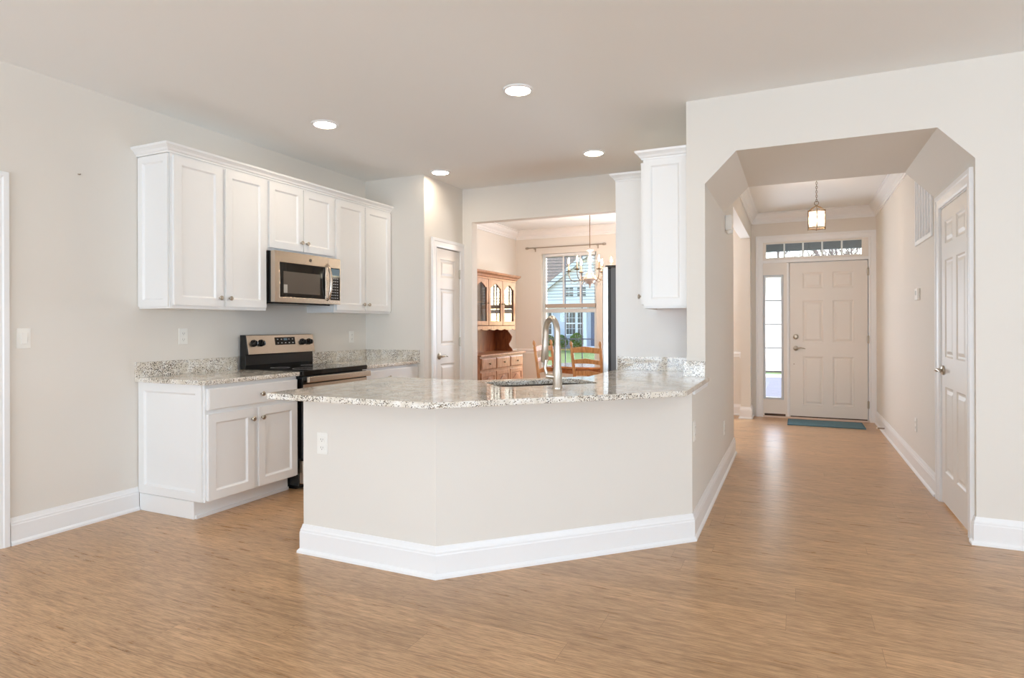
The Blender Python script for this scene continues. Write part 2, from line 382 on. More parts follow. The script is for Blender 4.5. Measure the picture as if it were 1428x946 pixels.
struct(m.build('wall_arch', WALL), 'deep off-white arch block with clipped corners over the hallway')
m = W(); m.box(XR, XR + WT, YA, 4.385, 0, HC); m.box(XR, XR + WT, 4.385, 5.165, 2.05, HC); m.box(XR, XR + WT, 5.165, YD, 0, HC); m.box(XR + WT, 4.78, YA, YA + WT, 0, HC)
struct(m.build('wall_hall_right', WALL), 'off-white hallway right wall turning into the living room')
m = W()
for a in ((XL, -3.62, 0, HC), (-2.73, -.42, 0, HC), (.86, 1.04, 0, HC)): m.box(a[0], a[1], YD, YD + .145, a[2], a[3])
m.box(-3.62, -2.73, YD, YD + .145, 0, .56); m.box(-3.62, -2.73, YD, YD + .145, 2.36, HC); m.box(-.42, .86, YD, YD + .145, 2.36, HC)
struct(m.build('wall_front', WALL), 'front wall around the entry door and dining window')
# walls behind the camera, with window openings closed by added panels
m = W()
for a in ((-4.06, -3.5, 0, HC), (-.9, .3, 0, HC), (2.9, 4.78, 0, HC), (-3.5, -.9, 0, .45), (-3.5, -.9, 2.45, HC), (.3, 2.9, 0, .45), (.3, 2.9, 2.45, HC)): m.box(a[0], a[1], -4.12, -4.0, a[2], a[3])
struct(m.build('wall_back', WALL), 'living room wall behind the camera')
m = W(); m.box(4.78, 4.9, -4.0, -1.1, 0, HC); m.box(4.78, 4.9, 1.5, YA + WT, 0, HC); m.box(4.78, 4.9, -1.1, 1.5, 0, .45); m.box(4.78, 4.9, -1.1, 1.5, 2.45, HC)
struct(m.build('wall_right', WALL), 'living room right wall')

for i_, (a, fx_) in enumerate((((-3.5, -.9), 0), ((.3, 2.9), 0), ((-1.1, 1.5), 1))):
    wn = thing('window_%d' % (4 + i_), None, None, (0, 0, 0), kind='structure'); q = W()
    if fx_: q.box(4.80, 4.84, a[0], a[1], .45, 2.45)
    else: q.box(a[0], a[1], -4.08, -4.04, .45, 2.45)
    q.build('closed_shade', VINYL, wn)  # unseen opaque panel added to keep the sun out of the opening
# peninsula half wall
pen = [(-2.461, 2.599), (-1.611, 2.599), (XH, 3.665), (XH, YA), (XH - WT, YA), (XH - WT, 3.715), (-1.661, 2.719), (-2.461, 2.719)]
struct(W().prism(pen, 0, .868).build('wall_peninsula', WALL), 'off-white half wall carrying the granite peninsula top', 'wall')

# baseboards
BP = [(0, 0), (.027, 0), (.026, .012), (.019, .021), (.0155, .024), (.0155, .112), (.013, .118), (.013, .126), (.009, .134), (.006, .146), (.004, .155), (0, .155)]
def base(name, path, side): struct(W().sweep(path, BP, side).build(name, TRIM), 'white baseboard', 'baseboard')
base('baseboard_left', [(XL, 1.985), (XL, 2.736)], -1)
base('baseboard_peninsula', [(-2.461, 2.719), (-2.461, 2.599), (-1.611, 2.599), (XH, 3.665), (XH, 6.30), (XH - WT, 6.30)], -1)
base('baseboard_hall_right', [(XR, 8.975), (XR, 5.29)], -1)
base('baseboard_right', [(XR, 4.292), (XR, YA), (4.78, YA)], -1)
base('baseboard_entry_left', [(XH - WT, 8.975), (XH - WT, 8.70), (XH, 8.70), (XH, 8.975)], -1)
base('baseboard_entry_right', [(XR, 8.975), (.905, 8.975)], 1)
base('baseboard_dining', [(-4.06, 6.85), (-4.06, 8.975), (XH - WT, 8.975)], -1)
base('baseboard_back', [(4.78, -4.0), (-4.06, -4.0), (-4.06, .95)], -1)

# crown mouldings: hallway and dining room
CP = [(0, 0), (.085, 0), (.085, -.012), (.07, -.02), (.062, -.045), (.045, -.07), (.028, -.085), (.022, -.10), (.022, -.112), (.014, -.118), (.014, -.14), (0, -.14)]
def crown(name, path, side, z=HC, closed=False):
    struct(W().sweep(path, [(a, z + b - .0005) for a, b in CP], side, closed=closed).build(name, TRIM), 'white crown moulding', 'moulding')
crown('trim_1', [(XH, 5.42), (XH, YD), (XR, YD), (XR, 5.42)], -1)
crown('trim_2', [(XL, YK + WT), (XL, YD), (XH - WT, YD), (XH - WT, 6.08)], -1)
# chair rail in the dining room
CR = [(0, .80), (.012, .80), (.014, .83), (.022, .84), (.022, .862), (.012, .872), (0, .872)]
struct(W().sweep([(XL, 8.25), (XL, YD), (-3.70, YD)], CR, -1).build('trim_3', TRIM), 'white chair rail in dining room corner', 'moulding')
struct(W().sweep([(-2.64, YD), (XH - WT, YD), (XH - WT, 8.70)], CR, -1).build('trim_4', TRIM), 'white chair rail by the front window', 'moulding')

# ------------------------------------------------------------------ doors
CASP = [(0, 0), (0, .012), (.012, .016), (.016, .013), (.055, .017), (.062, .022), (.088, .022), (.09, .018), (.09, 0)]
def casing(org, face, u0, u1, z1, parent, name='casing', z0=0):
    m = MB(org, face); m.sweep([(u0, z0), (u0, z1), (u1, z1), (u1, z0)], CASP, 1, plane='uz'); return m.build(name, TRIM, parent)
RAISED = [(.010, .007), (.022, .009), (.045, .002)]
def lever(mb_org, face, u, z, n, dirn, parent, m=None):
    q = MB(mb_org, face); q.lathe([(.001, n - .002), (.032, n), (.032, n + .008), (.026, n + .012), (.012, n + .016), (.011, n + .045), (.001, n + .047)], (u, 0, z), 'n', 18)
    h = q.build('handle_rose', m or NICKEL, parent, smooth=True)
    l = MB(mb_org, face); l.tube([(u, n + .04, z), (u + dirn * .02, n + .047, z + .002), (u + dirn * .06, n + .045, z + .008), (u + dirn * .095, n + .04, z), (u + dirn * .115, n + .038, z - .006)], [.010, .010, .0085, .007, .005], 10)
    l.build('lever', m or NICKEL, h, smooth=True)
def hinge(org, face, u, z, n, parent):
    q = MB(org, face); q.box(u - .013, u + .013, n, n + .003, z - .045, z + .045); q.tube([(u, n + .006, z - .05), (u, n + .006, z + .05)], .0065, 8); q.build('hinge', NICKEL, parent)

# door 1: six panel front door with sidelight and transom
d1 = thing('door_1', 'white six-panel front door at the hallway end', 'door', (.375, YD, 0), kind='structure')
o = (0, YD, 0)
q = MB(o, '-Y'); DW = .898
q.panel_front(DW, 2.035, .022, -.045, .045, [(.155, .395, .165, .80 - .0), (.155, .395, .985, 1.535), (.155, .395, 1.695, 1.905), (.505, .745, .165, .80), (.505, .745, .985, 1.535), (.505, .745, 1.695, 1.905)], RAISED, u0=-.070)
q.v = [v for v in q.v]; slab = q.build('door_slab', DOORP, d1, bevel=.001)
for z in (1.91, 1.05, .222): hinge(o, '-Y', .834, z, .002, d1)
q = MB(o, '-Y'); q.lathe([(.001, 0), (.034, .001), (.034, .008), (.028, .014), (.012, .016), (.011, .018), (.001, .019)], (0.0, 0, 1.082), 'n', 20); q.box(-.004, .004, .016, .034, 1.064, 1.10); q.build('deadbolt', NICKEL, d1, smooth=True)
lever(o, '-Y', .0, .93, 0, 1, d1)
q = MB(o, '-Y'); q.lathe([(.001, 0), (.006, .001), (.004, .004), (.001, .005)], (-.022, 0, .72), 'n', 10); q.build('door_viewer', BRONZE, d1, smooth=True)
q = MB(o, '-Y'); q.box(-.42, .86, -.14, .012, -.002, .020); q.build('threshold', mat('threshold_pale', hexc(225, 205, 190), .45, bump=.05), d1, bevel=.003)
q = MB(o, '-Y'); q.box(-.066, .824, -.03, .004, .0205, .034); q.box(-.385, -.125, .001, .004, .022, .05); q.build('weather_strip', mat('dark_weatherstrip', hexc(70, 48, 34), .7, bump=.1), d1)
# frame members around door, sidelight and transom
q = MB(o, '-Y')
q.box(-.42, -.405, -.13, .006, .02, 2.36); q.box(-.105, -.078, -.13, .006, .02, 2.065); q.box(.838, .86, -.13, .001, .02, 2.36); q.box(-.405, .838, -.13, .006, 2.068, 2.105); q.box(-.405, .838, -.13, .006, 2.352, 2.36)
q.box(-.085, -.064, -.075, -.047, .02, 2.07); q.box(.822, .845, -.075, -.047, .02, 2.07); q.box(-.08, .845, -.075, -.047, 2.05, 2.08)
q.build('door_frame', TRIM, d1, bevel=.002)
casing(o, '-Y', -.40, .85, 2.345, d1)
sl = thing('window_1', 'tall narrow sidelight window beside the front door', 'window', (-.26, YD, .02), kind='structure')
q = MB(o, '-Y')
gx0, gx1, gz0, gz1 = -.375, -.170, .262, 1.885
for b in ((-.405, gx0, .02, 2.068), (gx1, -.105, .02, 2.068), (gx0, gx1, .02, gz0), (gx0, gx1, gz1, 2.068)): q.box(b[0], b[1], -.045, 0, b[2], b[3])
q.build('sidelight_panel', DOORP, sl)
q = MB(o, '-Y'); q.sweep([(gx0, gz0), (gx0, gz1), (gx1, gz1), (gx1, gz0)], [(-.006, -.03), (-.006, .012), (.014, .012), (.022, .002), (.022, 0), (0, 0)], 1, plane='uz', closed=True); q.build('glazing_bead', mat('glazing_bead_grey', hexc(206, 212, 218), .4, bump=.02), sl)
q = MB(o, '-Y'); q.box(gx0, gx1, -.026, -.022, gz0, gz1); q.build('glass', GLASS, sl)
q = MB(o, '-Y')
for z in (.615, .93, 1.245, 1.565): q.box(gx0, gx1, -.020, -.012, z - .006, z + .006)
q.build('muntin', mat('muntin_grey', hexc(104, 110, 118), .5, bump=.02), sl)
q = MB(o, '-Y'); q.prism([(-.045, z0) for z0 in ()] or [(-.034, .612), (-.031, .612), (-.031, gz1), (-.034, gz1)], gx0, gx1, axis='u'); q.build('shade', SHADE, sl)
q = MB(o, '-Y'); q.box(gx0, gx1, -.040, -.028, .600, .613); q.build('shade_rail', mat('shade_rail_grey', hexc(70, 70, 70), .5, bump=.02), sl)
ts = thing('window_2', 'five-pane transom window above the front door', 'window', (.2, YD, 2.1), kind='structure')
q = MB(o, '-Y'); tx0, tx1, tz0, tz1 = -.362, .768, 2.140, 2.325
for b in ((-.405, tx0, 2.105, 2.352), (tx1, .838, 2.105, 2.352), (tx0, tx1, 2.105, tz0), (tx0, tx1, tz1, 2.352)): q.box(b[0], b[1], -.045, 0, b[2], b[3])
q.build('transom_panel', DOORP, ts, bevel=.002)
q = MB(o, '-Y'); pw = (tx1 - tx0) / 5
for k in range(1, 5): q.box(tx0 + k * pw - .010, tx0 + k * pw + .010, -.03, -.008, tz0, tz1)
q.build('muntin', VINYL, ts)
q = MB(o, '-Y'); q.box(tx0, tx1, -.036, -.032, tz0, tz1); q.build('glass', GLASS, ts)

# door 2: hall closet door on the right wall
d2 = thing('door_2', 'white six-panel closet door on the right hallway wall', 'door', (XR, 4.775, 0), kind='structure')
o = (XR, 5.158, 0); DWc = .766
q = MB(o, '-X'); a0, a1, b0, b1 = .105, .335, .435, .665
q.panel_front(DWc, 2.022, .016, -.040, .038, [(a, b, c, d) for a, b in ((.105, .335), (.431, .661)) for c, d in ((.215, .80), (1.0, 1.665), (1.775, 1.93))], RAISED)
q.build('door_slab', DOORP, d2, bevel=.001)
for z in (1.80, 1.075, .36): hinge(o, '-X', DWc + .004, z, 0, d2)
lever(o, '-X', .06, .925, 0, 1, d2)
q = MB(o, '-X'); q.box(-.008, .004 - .008 + .0, -.11, .0, 0, 2.05); q.box(DWc + .004, DWc + .008, -.11, -.001, 0, 2.05); q.box(-.008, DWc + .008, -.11, 0, 2.041, 2.05); q.build('door_jamb', TRIM, d2)
casing(o, '-X', -.012, DWc + .012, 2.05, d2)
# door 3: pantry
d3 = thing('door_3', 'narrow white three-panel pantry door', 'door', (XP, 5.645, 0), kind='structure')
o = (XP, 5.408, 0)
q = MB(o, '+X'); q.panel_front(.474, 2.025, .016, -.040, .036, [(.085, .389, .20, .83), (.085, .389, 1.02, 1.61), (.085, .389, 1.73, 1.92)], RAISED); q.build('door_slab', DOORP, d3, bevel=.001)
for z in (1.80, 1.065, .3): hinge(o, '+X', .476, z, 0, d3)
lever(o, '+X', .055, .925, -.004, 1, d3)
casing(o, '+X', -.008, .482, 2.05, d3)
# door 4: left edge of frame
d4 = thing('door_4', 'white cased door at the far left edge', 'door', (XL, 1.465, 0), kind='structure')
o = (XL, 1.07, 0)
q = MB(o, '+X'); q.panel_front(.79, 2.012, .012, -.05, .036, [(a, b, c, d) for a, b in ((.11, .34), (.45, .68)) for c, d in ((.215, .80), (1.0, 1.665), (1.775, 1.92))], RAISED); q.build('door_slab', DOORP, d4)
lever(o, '+X', .06, .93, -.014, 1, d4)
casing(o, '+X', -.01, .82, 2.028, d4)

# ------------------------------------------------------------------ dining window
w3 = thing('window_3', 'tall dining room window with raised blinds', 'window', (-3.175, YD, .56), kind='structure')
o = (0, YD, 0); a, b, z0, z1 = -3.62, -2.73, .56, 2.36
q = MB(o, '-Y')
for bb in ((a, a + .05, z0, z1), (b - .05, b, z0, z1), (a + .05, b - .05, z0, z0 + .05), (a + .05, b - .05, z1 - .05, z1), (a + .05, b - .05, 1.44, 1.50)): q.box(bb[0], bb[1], -.12, -.06, bb[2], bb[3])
q.build('sash_frame', VINYL, w3, bevel=.003)
q = MB(o, '-Y')
for u in (-3.26, -2.985): q.box(u - .008, u + .008, -.098, -.09, z0 + .05, z1 - .05)
for z in (1.03, 1.93): q.box(a + .05, b - .05, -.098, -.09, z - .008, z + .008)
q.build('muntin', mat('muntin_blue_grey', hexc(120, 130, 150), .5, bump=.02), w3)
q = MB(o, '-Y'); q.box(a + .05, b - .05, -.106, -.102, z0 + .05, z1 - .05); q.build('glass', GLASS, w3)
q = MB(o, '-Y'); q.box(a - .04, b + .04, -.06, .04, z0 - .03, z0); q.build('window_sill', TRIM, w3, bevel=.004)
bl = thing('window_blind', 'white slatted blind covering the upper half of dining window', 'blind', (-3.175, YD + .03, 1.52))
q = MB(o, '-Y'); zz = 2.30; n = 0
while zz > 1.60:
    q.prism([(-.052, zz - .003), (-.052, zz + .003), (-.006, zz + .003), (-.006, zz - .003)], a + .07, b - .03, axis='u'); zz -= .0475
q.build('slats', mat('slat_grey', hexc(150, 152, 156), .5, bump=.02), bl)  # white slats coloured grey to imitate their dark backlit look
q = MB(o, '-Y'); q.box(a + .06, b - .02, -.052, -.004, 2.31, 2.355); q.build('headrail', BLIND, bl, bevel=.003)
q = MB(o, '-Y'); q.box(a + .06, b - .02, -.052, -.002, 1.515, 1.575)
q.build('bottom_rail', mat('blind_stack_taupe', hexc(182, 170, 158), .6, bump=.1), bl, bevel=.003)  # shadow on the rail is put into its taupe colour
q = MB(o, '-Y')
for u in (-3.255, -2.98): q.box(u - .013, u + .013, -.001, .001, 1.57, 2.32)
q.build('ladder_tape', BLIND, bl)
cr = thing('curtain_rod', 'thin metal curtain rod above the dining window', 'curtain rod', (-3.2, YD, 2.45))
q = MB(o, '-Y'); q.tube([(-3.80, .07, 2.452), (-2.62, .07, 2.452)], .009, 10); q.build('rod', ROD, cr, smooth=True)
for u in (-3.80, -2.62):
    q = MB(o, '-Y'); s_ = -1 if u < -3 else 1
    q.lathe([(.001, 0), (.012, s_ * .005), (.02, s_ * .03), (.016, s_ * .055), (.005, s_ * .065), (.001, s_ * .066)], (u, .07, 2.452), 'u', 12); q.build('finial', ROD, cr, smooth=True)
for u in (-3.72, -2.70):
    q = MB(o, '-Y'); q.box(u - .006, u + .006, 0, .07, 2.436, 2.444); q.box(u - .01, u + .01, 0, .006, 2.40, 2.47); q.build('bracket', ROD, cr)

# ------------------------------------------------------------------ cabinets
SHK = [(.003, .002), (.009, .010), (.013, .012)]
def knob(org, face, u, z, n, parent):
    q = MB(org, face); q.lathe([(.001, n), (.007, n), (.0055, n + .008), (.006, n + .014), (.015, n + .019), (.0165, n + .024), (.013, n + .029), (.001, n + .031)], (u, 0, z), 'n', 16)
    return q.build('knob', NICKEL, parent, smooth=True)
def shaker(org, face, u0, u1, z0, z1, n, parent, name='door', stile=.055, kn=None, t=.02):
    q = MB(org, face); W_, H_ = u1 - u0, z1 - z0
    q.panel_front(W_, H_, z0, n, t, [(stile, W_ - stile, stile, H_ - stile)], SHK, u0=u0)
    d = q.build(name, CAB, parent, bevel=.002)
    if kn: knob(org, face, kn[0], kn[1], n + t, d)
    return d
def slabf(org, face, u0, u1, z0, z1, n, parent, kn=None):
    q = MB(org, face); q.panel_front(u1 - u0, z1 - z0, z0, n, .02, [(.001, u1 - u0 - .001, .001, z1 - z0 - .001)], [(.006, -.003)], u0=u0)
    d = q.build('drawer', CAB, parent, bevel=.001)
    if kn: knob(org, face, kn[0], kn[1], n + .023, d)
CCP = [(0, 2.392), (.006, 2.392), (.008, 2.402), (.016, 2.408), (.022, 2.420), (.036, 2.432), (.042, 2.436), (.046, 2.450), (0, 2.450)]
UF = .31          # carcass depth of uppers
def upper(y0, y1, z0, label, doors, endpanel=False, crown_path=None):
    c = thing('wall_cabinet', label, 'cabinet', (XL, (y0 + y1) / 2, z0), 'white wall cabinets over the range run')
    o = (XL, 0, 0)
    q = MB(o, '+X'); q.box(y0, y1, 0, UF - .02, z0, 2.40)
    q.build('carcass', CAB, c)
    q = MB(o, '+X')    # face frame
    q.box(y0, y1, UF - .02, UF, z0, z0 + .03); q.box(y0, y1, UF - .02, UF, 2.365, 2.40); q.box(y0, y0 + .03, UF - .02, UF, z0 + .03, 2.365); q.box(y1 - .03, y1, UF - .02, UF, z0 + .03, 2.365)
    mid = (doors[0][1] + doors[1][0]) / 2; q.box(mid - .02, mid + .02, UF - .02, UF, z0 + .03, 2.365)
    q.build('face_frame', CAB, c, bevel=.001)
    for a, b, kz in doors:
        left = a < mid and b < mid + .01
        shaker(o, '+X', a, b, z0 + .022, 2.378, UF, c, kn=((b - .028) if left else (a + .028), kz))
    if endpanel: shaker((XL, y0, 0), '-Y', .006, UF - .006, z0 + .012, 2.388, 0, c, 'end_panel', .045, t=.014)
    q = W(); q.sweep(crown_path, CCP, -1)
    q.build('crown', CAB, c)
    return c
FX = XL + UF
upper(2.752, 3.560, 1.363, 'tall white double-door wall cabinet left of the microwave', [(2.768, 3.148, 1.445), (3.176, 3.548, 1.445)], True, [(XL, 2.738), (FX + .004, 2.738), (FX + .004, 3.560)])
upper(3.560, 4.335, 1.838, 'short white double-door wall cabinet directly above the microwave', [(3.582, 3.944, 1.932), (3.954, 4.316, 1.932)], False, [(FX + .004, 3.560), (FX + .004, 4.335)])
upper(4.335, 5.184, 1.363, 'tall white double-door wall cabinet right of the microwave beside pantry', [(4.356, 4.752, 1.445), (4.772, 5.168, 1.445)], False, [(FX + .004, 4.335), (FX + .004, 5.184)])

BF = XL + .613   # base carcass front
def basecab(y0, y1, label, doors, drawers, end=False):
    c = thing('base_cabinet', label, 'cabinet', (XL, (y0 + y1) / 2, 0), 'white base cabinets beside the range')
    o = (XL, 0, 0); D = .613
    q = MB(o, '+X'); q.box(y0, y1, 0, D, .114, .868); q.build('carcass', CAB, c)
    q = MB(o, '+X'); q.box(y0, y1, D, D + .02, .114, .129); q.box(y0, y1, D, D + .02, .838, .868); q.box(y0, y0 + .028, D, D + .02, .129, .838); q.box(y1 - .02, y1, D, D + .02, .129, .838); q.box(y0 + .028, y1 - .02, D, D + .02, .670, .708)
    mid = (y0 + y1) / 2; q.box(mid - .03, mid + .03, D, D + .02, .129, .67); q.build('face_frame', CAB, c, bevel=.001)
    q = MB(o, '+X'); q.box(y0 - (.012 if end else 0), y1, .014, .545, 0, .114); q.box(y0, y1, .545, .556, 0, .022); q.build('toe_kick', CAB, c, bevel=.001)
    for a, b, ku in doors: shaker(o, '+X', a, b, .124, .676, D + .02, c, kn=(ku, .605))
    for a, b, ku in drawers: slabf(o, '+X', a, b, .704, .842, D + .02, c, kn=(ku, .770))
    if end: shaker((XL, y0, 0), '-Y', .006, D + .006, .118, .866, 0, c, 'end_panel', .055, t=.014)
    return c
basecab(2.752, 3.545, 'white two-door one-drawer base cabinet left of the range', [(2.764, 3.132, 3.110), (3.172, 3.536, 3.196)], [(2.764, 3.536, 3.190)], True)
basecab(4.325, 5.184, 'white base cabinet right of the range beside pantry', [(4.335, 4.735, 4.71), (4.765, 5.165, 4.79)], [(4.335, 5.165, 4.68)])

# worktops
CT, CB = .898, .868
def counter(name, label, outer, hole=None):
    t = thing(name, label, 'worktop', (outer[0][0], outer[0][1], CB))
    bm = bmesh.new(); loops = [outer] + ([hole] if hole else []); org = t.location
    es = []; top = []
    for lp in loops:
        vt = [bm.verts.new((p[0] - org.x, p[1] - org.y, CT - org.z)) for p in lp]; top.append(vt)
        es += [bm.edges.new((vt[i], vt[(i + 1) % len(vt)])) for i in range(len(vt))]
    r = bmesh.ops.triangle_fill(bm, edges=es, use_beauty=True, use_dissolve=False)
    faces = [f for f in bm.faces]
    ex = bmesh.ops.extrude_face_region(bm, geom=faces)
    for v in [g for g in ex['geom'] if isinstance(g, bmesh.types.BMVert)]: v.co.z -= (CT - CB)
    bmesh.ops.recalc_face_normals(bm, faces=bm.faces)
    me = bpy.data.meshes.new('slab'); bm.to_mesh(me); bm.free(); me.materials.append(GRAN)
    o = bpy.data.objects.new('slab', me); C.objects.link(o); o.parent = t
    b = o.modifiers.new('bevel', 'BEVEL'); b.width = .004; b.segments = 2; b.limit_method = 'ANGLE'; b.angle_limit = R(50)
    return t
def splash(t, boxes):
    q = W()
    for bx in boxes: q.box(*bx)
    q.build('backsplash', GRAN, t, bevel=.001)
t = counter('worktop', 'short granite worktop left of the range', [(XL, 2.715), (-3.40, 2.715), (-3.39, 2.725), (-3.39, 3.547), (XL, 3.547)])
splash(t, [(XL, XL + .02, 2.715, 3.547, CT, 1.0)])
t = counter('worktop', 'short granite worktop between range and pantry wall', [(XL, 4.323), (-3.39, 4.323), (-3.39, 5.184), (XL, 5.184)])
splash(t, [(XL, XL + .02, 4.323, 5.184, CT, 1.0), (XL + .02, -3.395, 5.164, 5.184, CT, 1.0)])
def arc(cx, cy, r, a0, a1, n=6): return [(cx + r * math.cos(R(a0 + (a1 - a0) * i / n)), cy + r * math.sin(R(a0 + (a1 - a0) * i / n))) for i in range(n + 1)]
def uv45(D, Sm): return ((Sm - D) / 2, (Sm + D) / 2)   # D = Y-X, Sm = X+Y
def rrect45(D0, D1, S0, S1, r):
    # corners rounded in the (s,d)/sqrt2 frame
    k = math.sqrt(2); s0, s1, d0, d1 = S0 / k, S1 / k, D0 / k, D1 / k; pts = []
    for cx, cy, a in ((s1 - r, d1 - r, 0), (s0 + r, d1 - r, 90), (s0 + r, d0 + r, 180), (s1 - r, d0 + r, 270)):
        for s_, d_ in arc(cx, cy, r, a, a + 90): pts.append(((s_ - d_) / k, (s_ + d_) / k))
    return pts
cx_, cy_ = -1.478, 2.349
outer = [(-2.49, 2.349 + .02), (-2.47, 2.349)] + [(cx_ - .06, cy_), (cx_ - .03, cy_ + .003), (cx_ + .012, cy_ + .022), (cx_ + .05, cy_ + .05 + .004)]
outer += [(-.545, 3.283), (-.527, 3.305), (-.52, 3.33), (-.52, 4.252), (-.665, 4.252), (-.665, 4.70), (-1.27, 4.70), (-1.27, 3.99), (-1.83, 3.43), (-2.49, 3.43)]
t = counter('worktop', 'large angled granite peninsula worktop with undermount sink cutout', outer, rrect45(4.60, 5.09, 1.61, 2.50, .07))
splash(t, [(XH - WT - .02, XH - WT, YA - .02, 4.70, CT, 1.0), (XH - WT, XH, YA - .02, YA - .0005, CT, 1.0), (-1.255, XH - WT - .02, 4.68, 4.70, CT, 1.0)])
q = W(); q.box(XH, XH + .014, 3.69, YA, .838, CB); q.build('support_cleat', TRIM, t, bevel=.001)

sk = thing('sink', 'stainless undermount sink set into the granite peninsula', 'sink', (*uv45(4.86, 2.05), .66))
hp = rrect45(4.585, 5.105, 1.595, 2.515, .075); hb = rrect45(4.63, 5.10, 1.66, 2.45, .08)
q = W(); n = len(hp); ta = [q.P(p[0], p[1], CB - .001) for p in hp]; ba = [q.P(p[0], p[1], .67) for p in hb]
for i in range(n): q.f.append([ta[i], ta[(i + 1) % n], ba[(i + 1) % n], ba[i]])
q.f.append(ba); bs = q.build('basin', STEELV, sk, smooth=True)
s_ = bs.modifiers.new('solid', 'SOLIDIFY'); s_.thickness = .002; s_.offset = 1
q = W(); dx, dy = uv45(4.86, 2.05); q.lathe([(.001, .671), (.04, .671), (.044, .674), (.03, .6745), (.001, .673)], (dx, dy, 0), 'z', 18); q.build('drain', NICKEL, sk, smooth=True)

fb = (-1.185, 3.166)
ft = thing('faucet', 'brushed nickel gooseneck pull-down faucet on the peninsula', 'faucet', (fb[0], fb[1], CT))
q = W(); q.lathe([(.001, CT), (.030, CT), (.030, CT + .006), (.0255, CT + .012), (.0255, CT + .095), (.0215, CT + .11), (.0195, CT + .235), (.001, CT + .235)], (fb[0], fb[1], 0), 'z', 20); q.build('body', BRUSHN, ft, smooth=True)
ud = Vector((-.70711, .70711, 0)); 
def fp(s_, z): return (fb[0] + ud.x * s_, fb[1] + ud.y * s_, z)
pts = [fp(0, CT + .225), fp(0, CT + .30)]; r_ = .078; cz = CT + .305
for k in range(13): a = R(k * 180 / 12 - 0); pts.append(fp(r_ - r_ * math.cos(a), cz + r_ * math.sin(a)))
pts.append(fp(2 * r_ + .006, cz - .05))
q = W(); q.tube(pts, [.0165] * len(pts), 14); q.build('spout', BRUSHN, ft, smooth=True)
q = W(); q.tube([fp(2 * r_ + .006, cz - .04), fp(2 * r_ + .010, cz - .075), fp(2 * r_ + .020, cz - .165), fp(2 * r_ + .0205, cz - .172)], [.0175, .0185, .0235, .019], 14); q.build('spray_head', BRUSHN, ft, smooth=True)
sd = Vector((-.92, -.39, 0)).normalized()
q = W(); q.tube([(fb[0], fb[1], CT + .062), (fb[0] + sd.x * .045, fb[1] + sd.y * .045, CT + .066), (fb[0] + sd.x * .062, fb[1] + sd.y * .062, CT + .069)], [.014, .0165, .0165], 12)
q.tube([(fb[0] + sd.x * .055, fb[1] + sd.y * .055, CT + .072), (fb[0] + sd.x * .068, fb[1] + sd.y * .068, CT + .11), (fb[0] + sd.x * .06, fb[1] + sd.y * .06, CT + .155)], [.010, .008, .011], 10); q.build('handle', BRUSHN, ft, smooth=True)

# cabinets under the peninsula, kitchen side
pc = thing('base_cabinet', 'white angled base cabinets under the peninsula on the kitchen side', 'cabinet', (-1.8, 3.1, 0))
ins = [(-2.46, 2.7195), (-1.6615, 2.7195), (-1.45, 2.93), (-1.47, 3.02), (-1.80, 3.34), (-1.86, 3.40), (-2.46, 3.40)]
q = W(); q.prism(ins, .1, CB - .002); q.build('carcass', CAB, pc)
q = W(); q.prism([(-2.45, 2.73), (-1.68, 2.73), (-1.55, 2.92), (-1.88, 3.32), (-2.45, 3.32)], 0, .1); q.build('toe_kick', CAB, pc)
for k in range(2):
    shaker((-1.88 - k * .29, 3.40, 0), '+Y', 0, .27, .12, .67, 0, pc, kn=(.03 if k else .24, .6)); slabf((-1.88 - k * .29, 3.40, 0), '+Y', 0, .27, .70, .84, 0, pc, kn=(.135, .77))
pc2 = thing('base_cabinet', 'white base cabinets under the worktop along the fridge side', 'cabinet', (-.95, 4.3, 0))
q = W(); q.prism([(-.668, 4.0), (-.668, 4.698), (-1.24, 4.698), (-1.24, 4.02), (-1.05, 3.93), (-.80, 3.85)], .1, CB - .002); q.build('carcass', CAB, pc2)
q = W(); q.prism([(-.70, 4.02), (-.70, 4.69), (-1.17, 4.69), (-1.17, 4.03)], 0, .1); q.build('toe_kick', CAB, pc2)
shaker((-1.24, 4.68, 0), '-X', 0, .60, .12, .84, 0, pc2, kn=(.05, .6))

# ------------------------------------------------------------------ cabinets by the fridge
XW = XH - WT    # kitchen face of the hall wall (-.665)
c = thing('wall_cabinet', 'narrow white wall cabinet beside the archway column', 'cabinet', (XW, 4.48, 1.36))
q = W(); q.box(XW - .30, XW, 4.300, 4.695, 1.372, 2.40); q.build('carcass', CAB, c)
q = W(); q.box(XW - .30, XW - .285, 4.300, 4.695, 1.358, 1.372); q.box(XW - .285, XW, 4.300, 4.312, 1.358, 1.372); q.build('bottom_rail', CAB, c)
q = W(); q.box(XW - .285, XW, 4.312, 4.695, 1.3695, 1.3720); q.build('underside', CABIN, c)
tag_ = c
shaker((XW, 4.300, 0), '-Y', -.298, -.002, 1.374, 2.398, 0, c, 'end_panel', .05, t=.014)
shaker((XW - .30, 4.69, 0), '-X', .01, .378, 1.385, 2.38, 0, c, kn=(.35, 1.445))
q = W(); q.sweep([(XW, 4.286), (XW - .304, 4.286), (XW - .304, 4.695)], CCP, 1); q.build('crown', CAB, c)

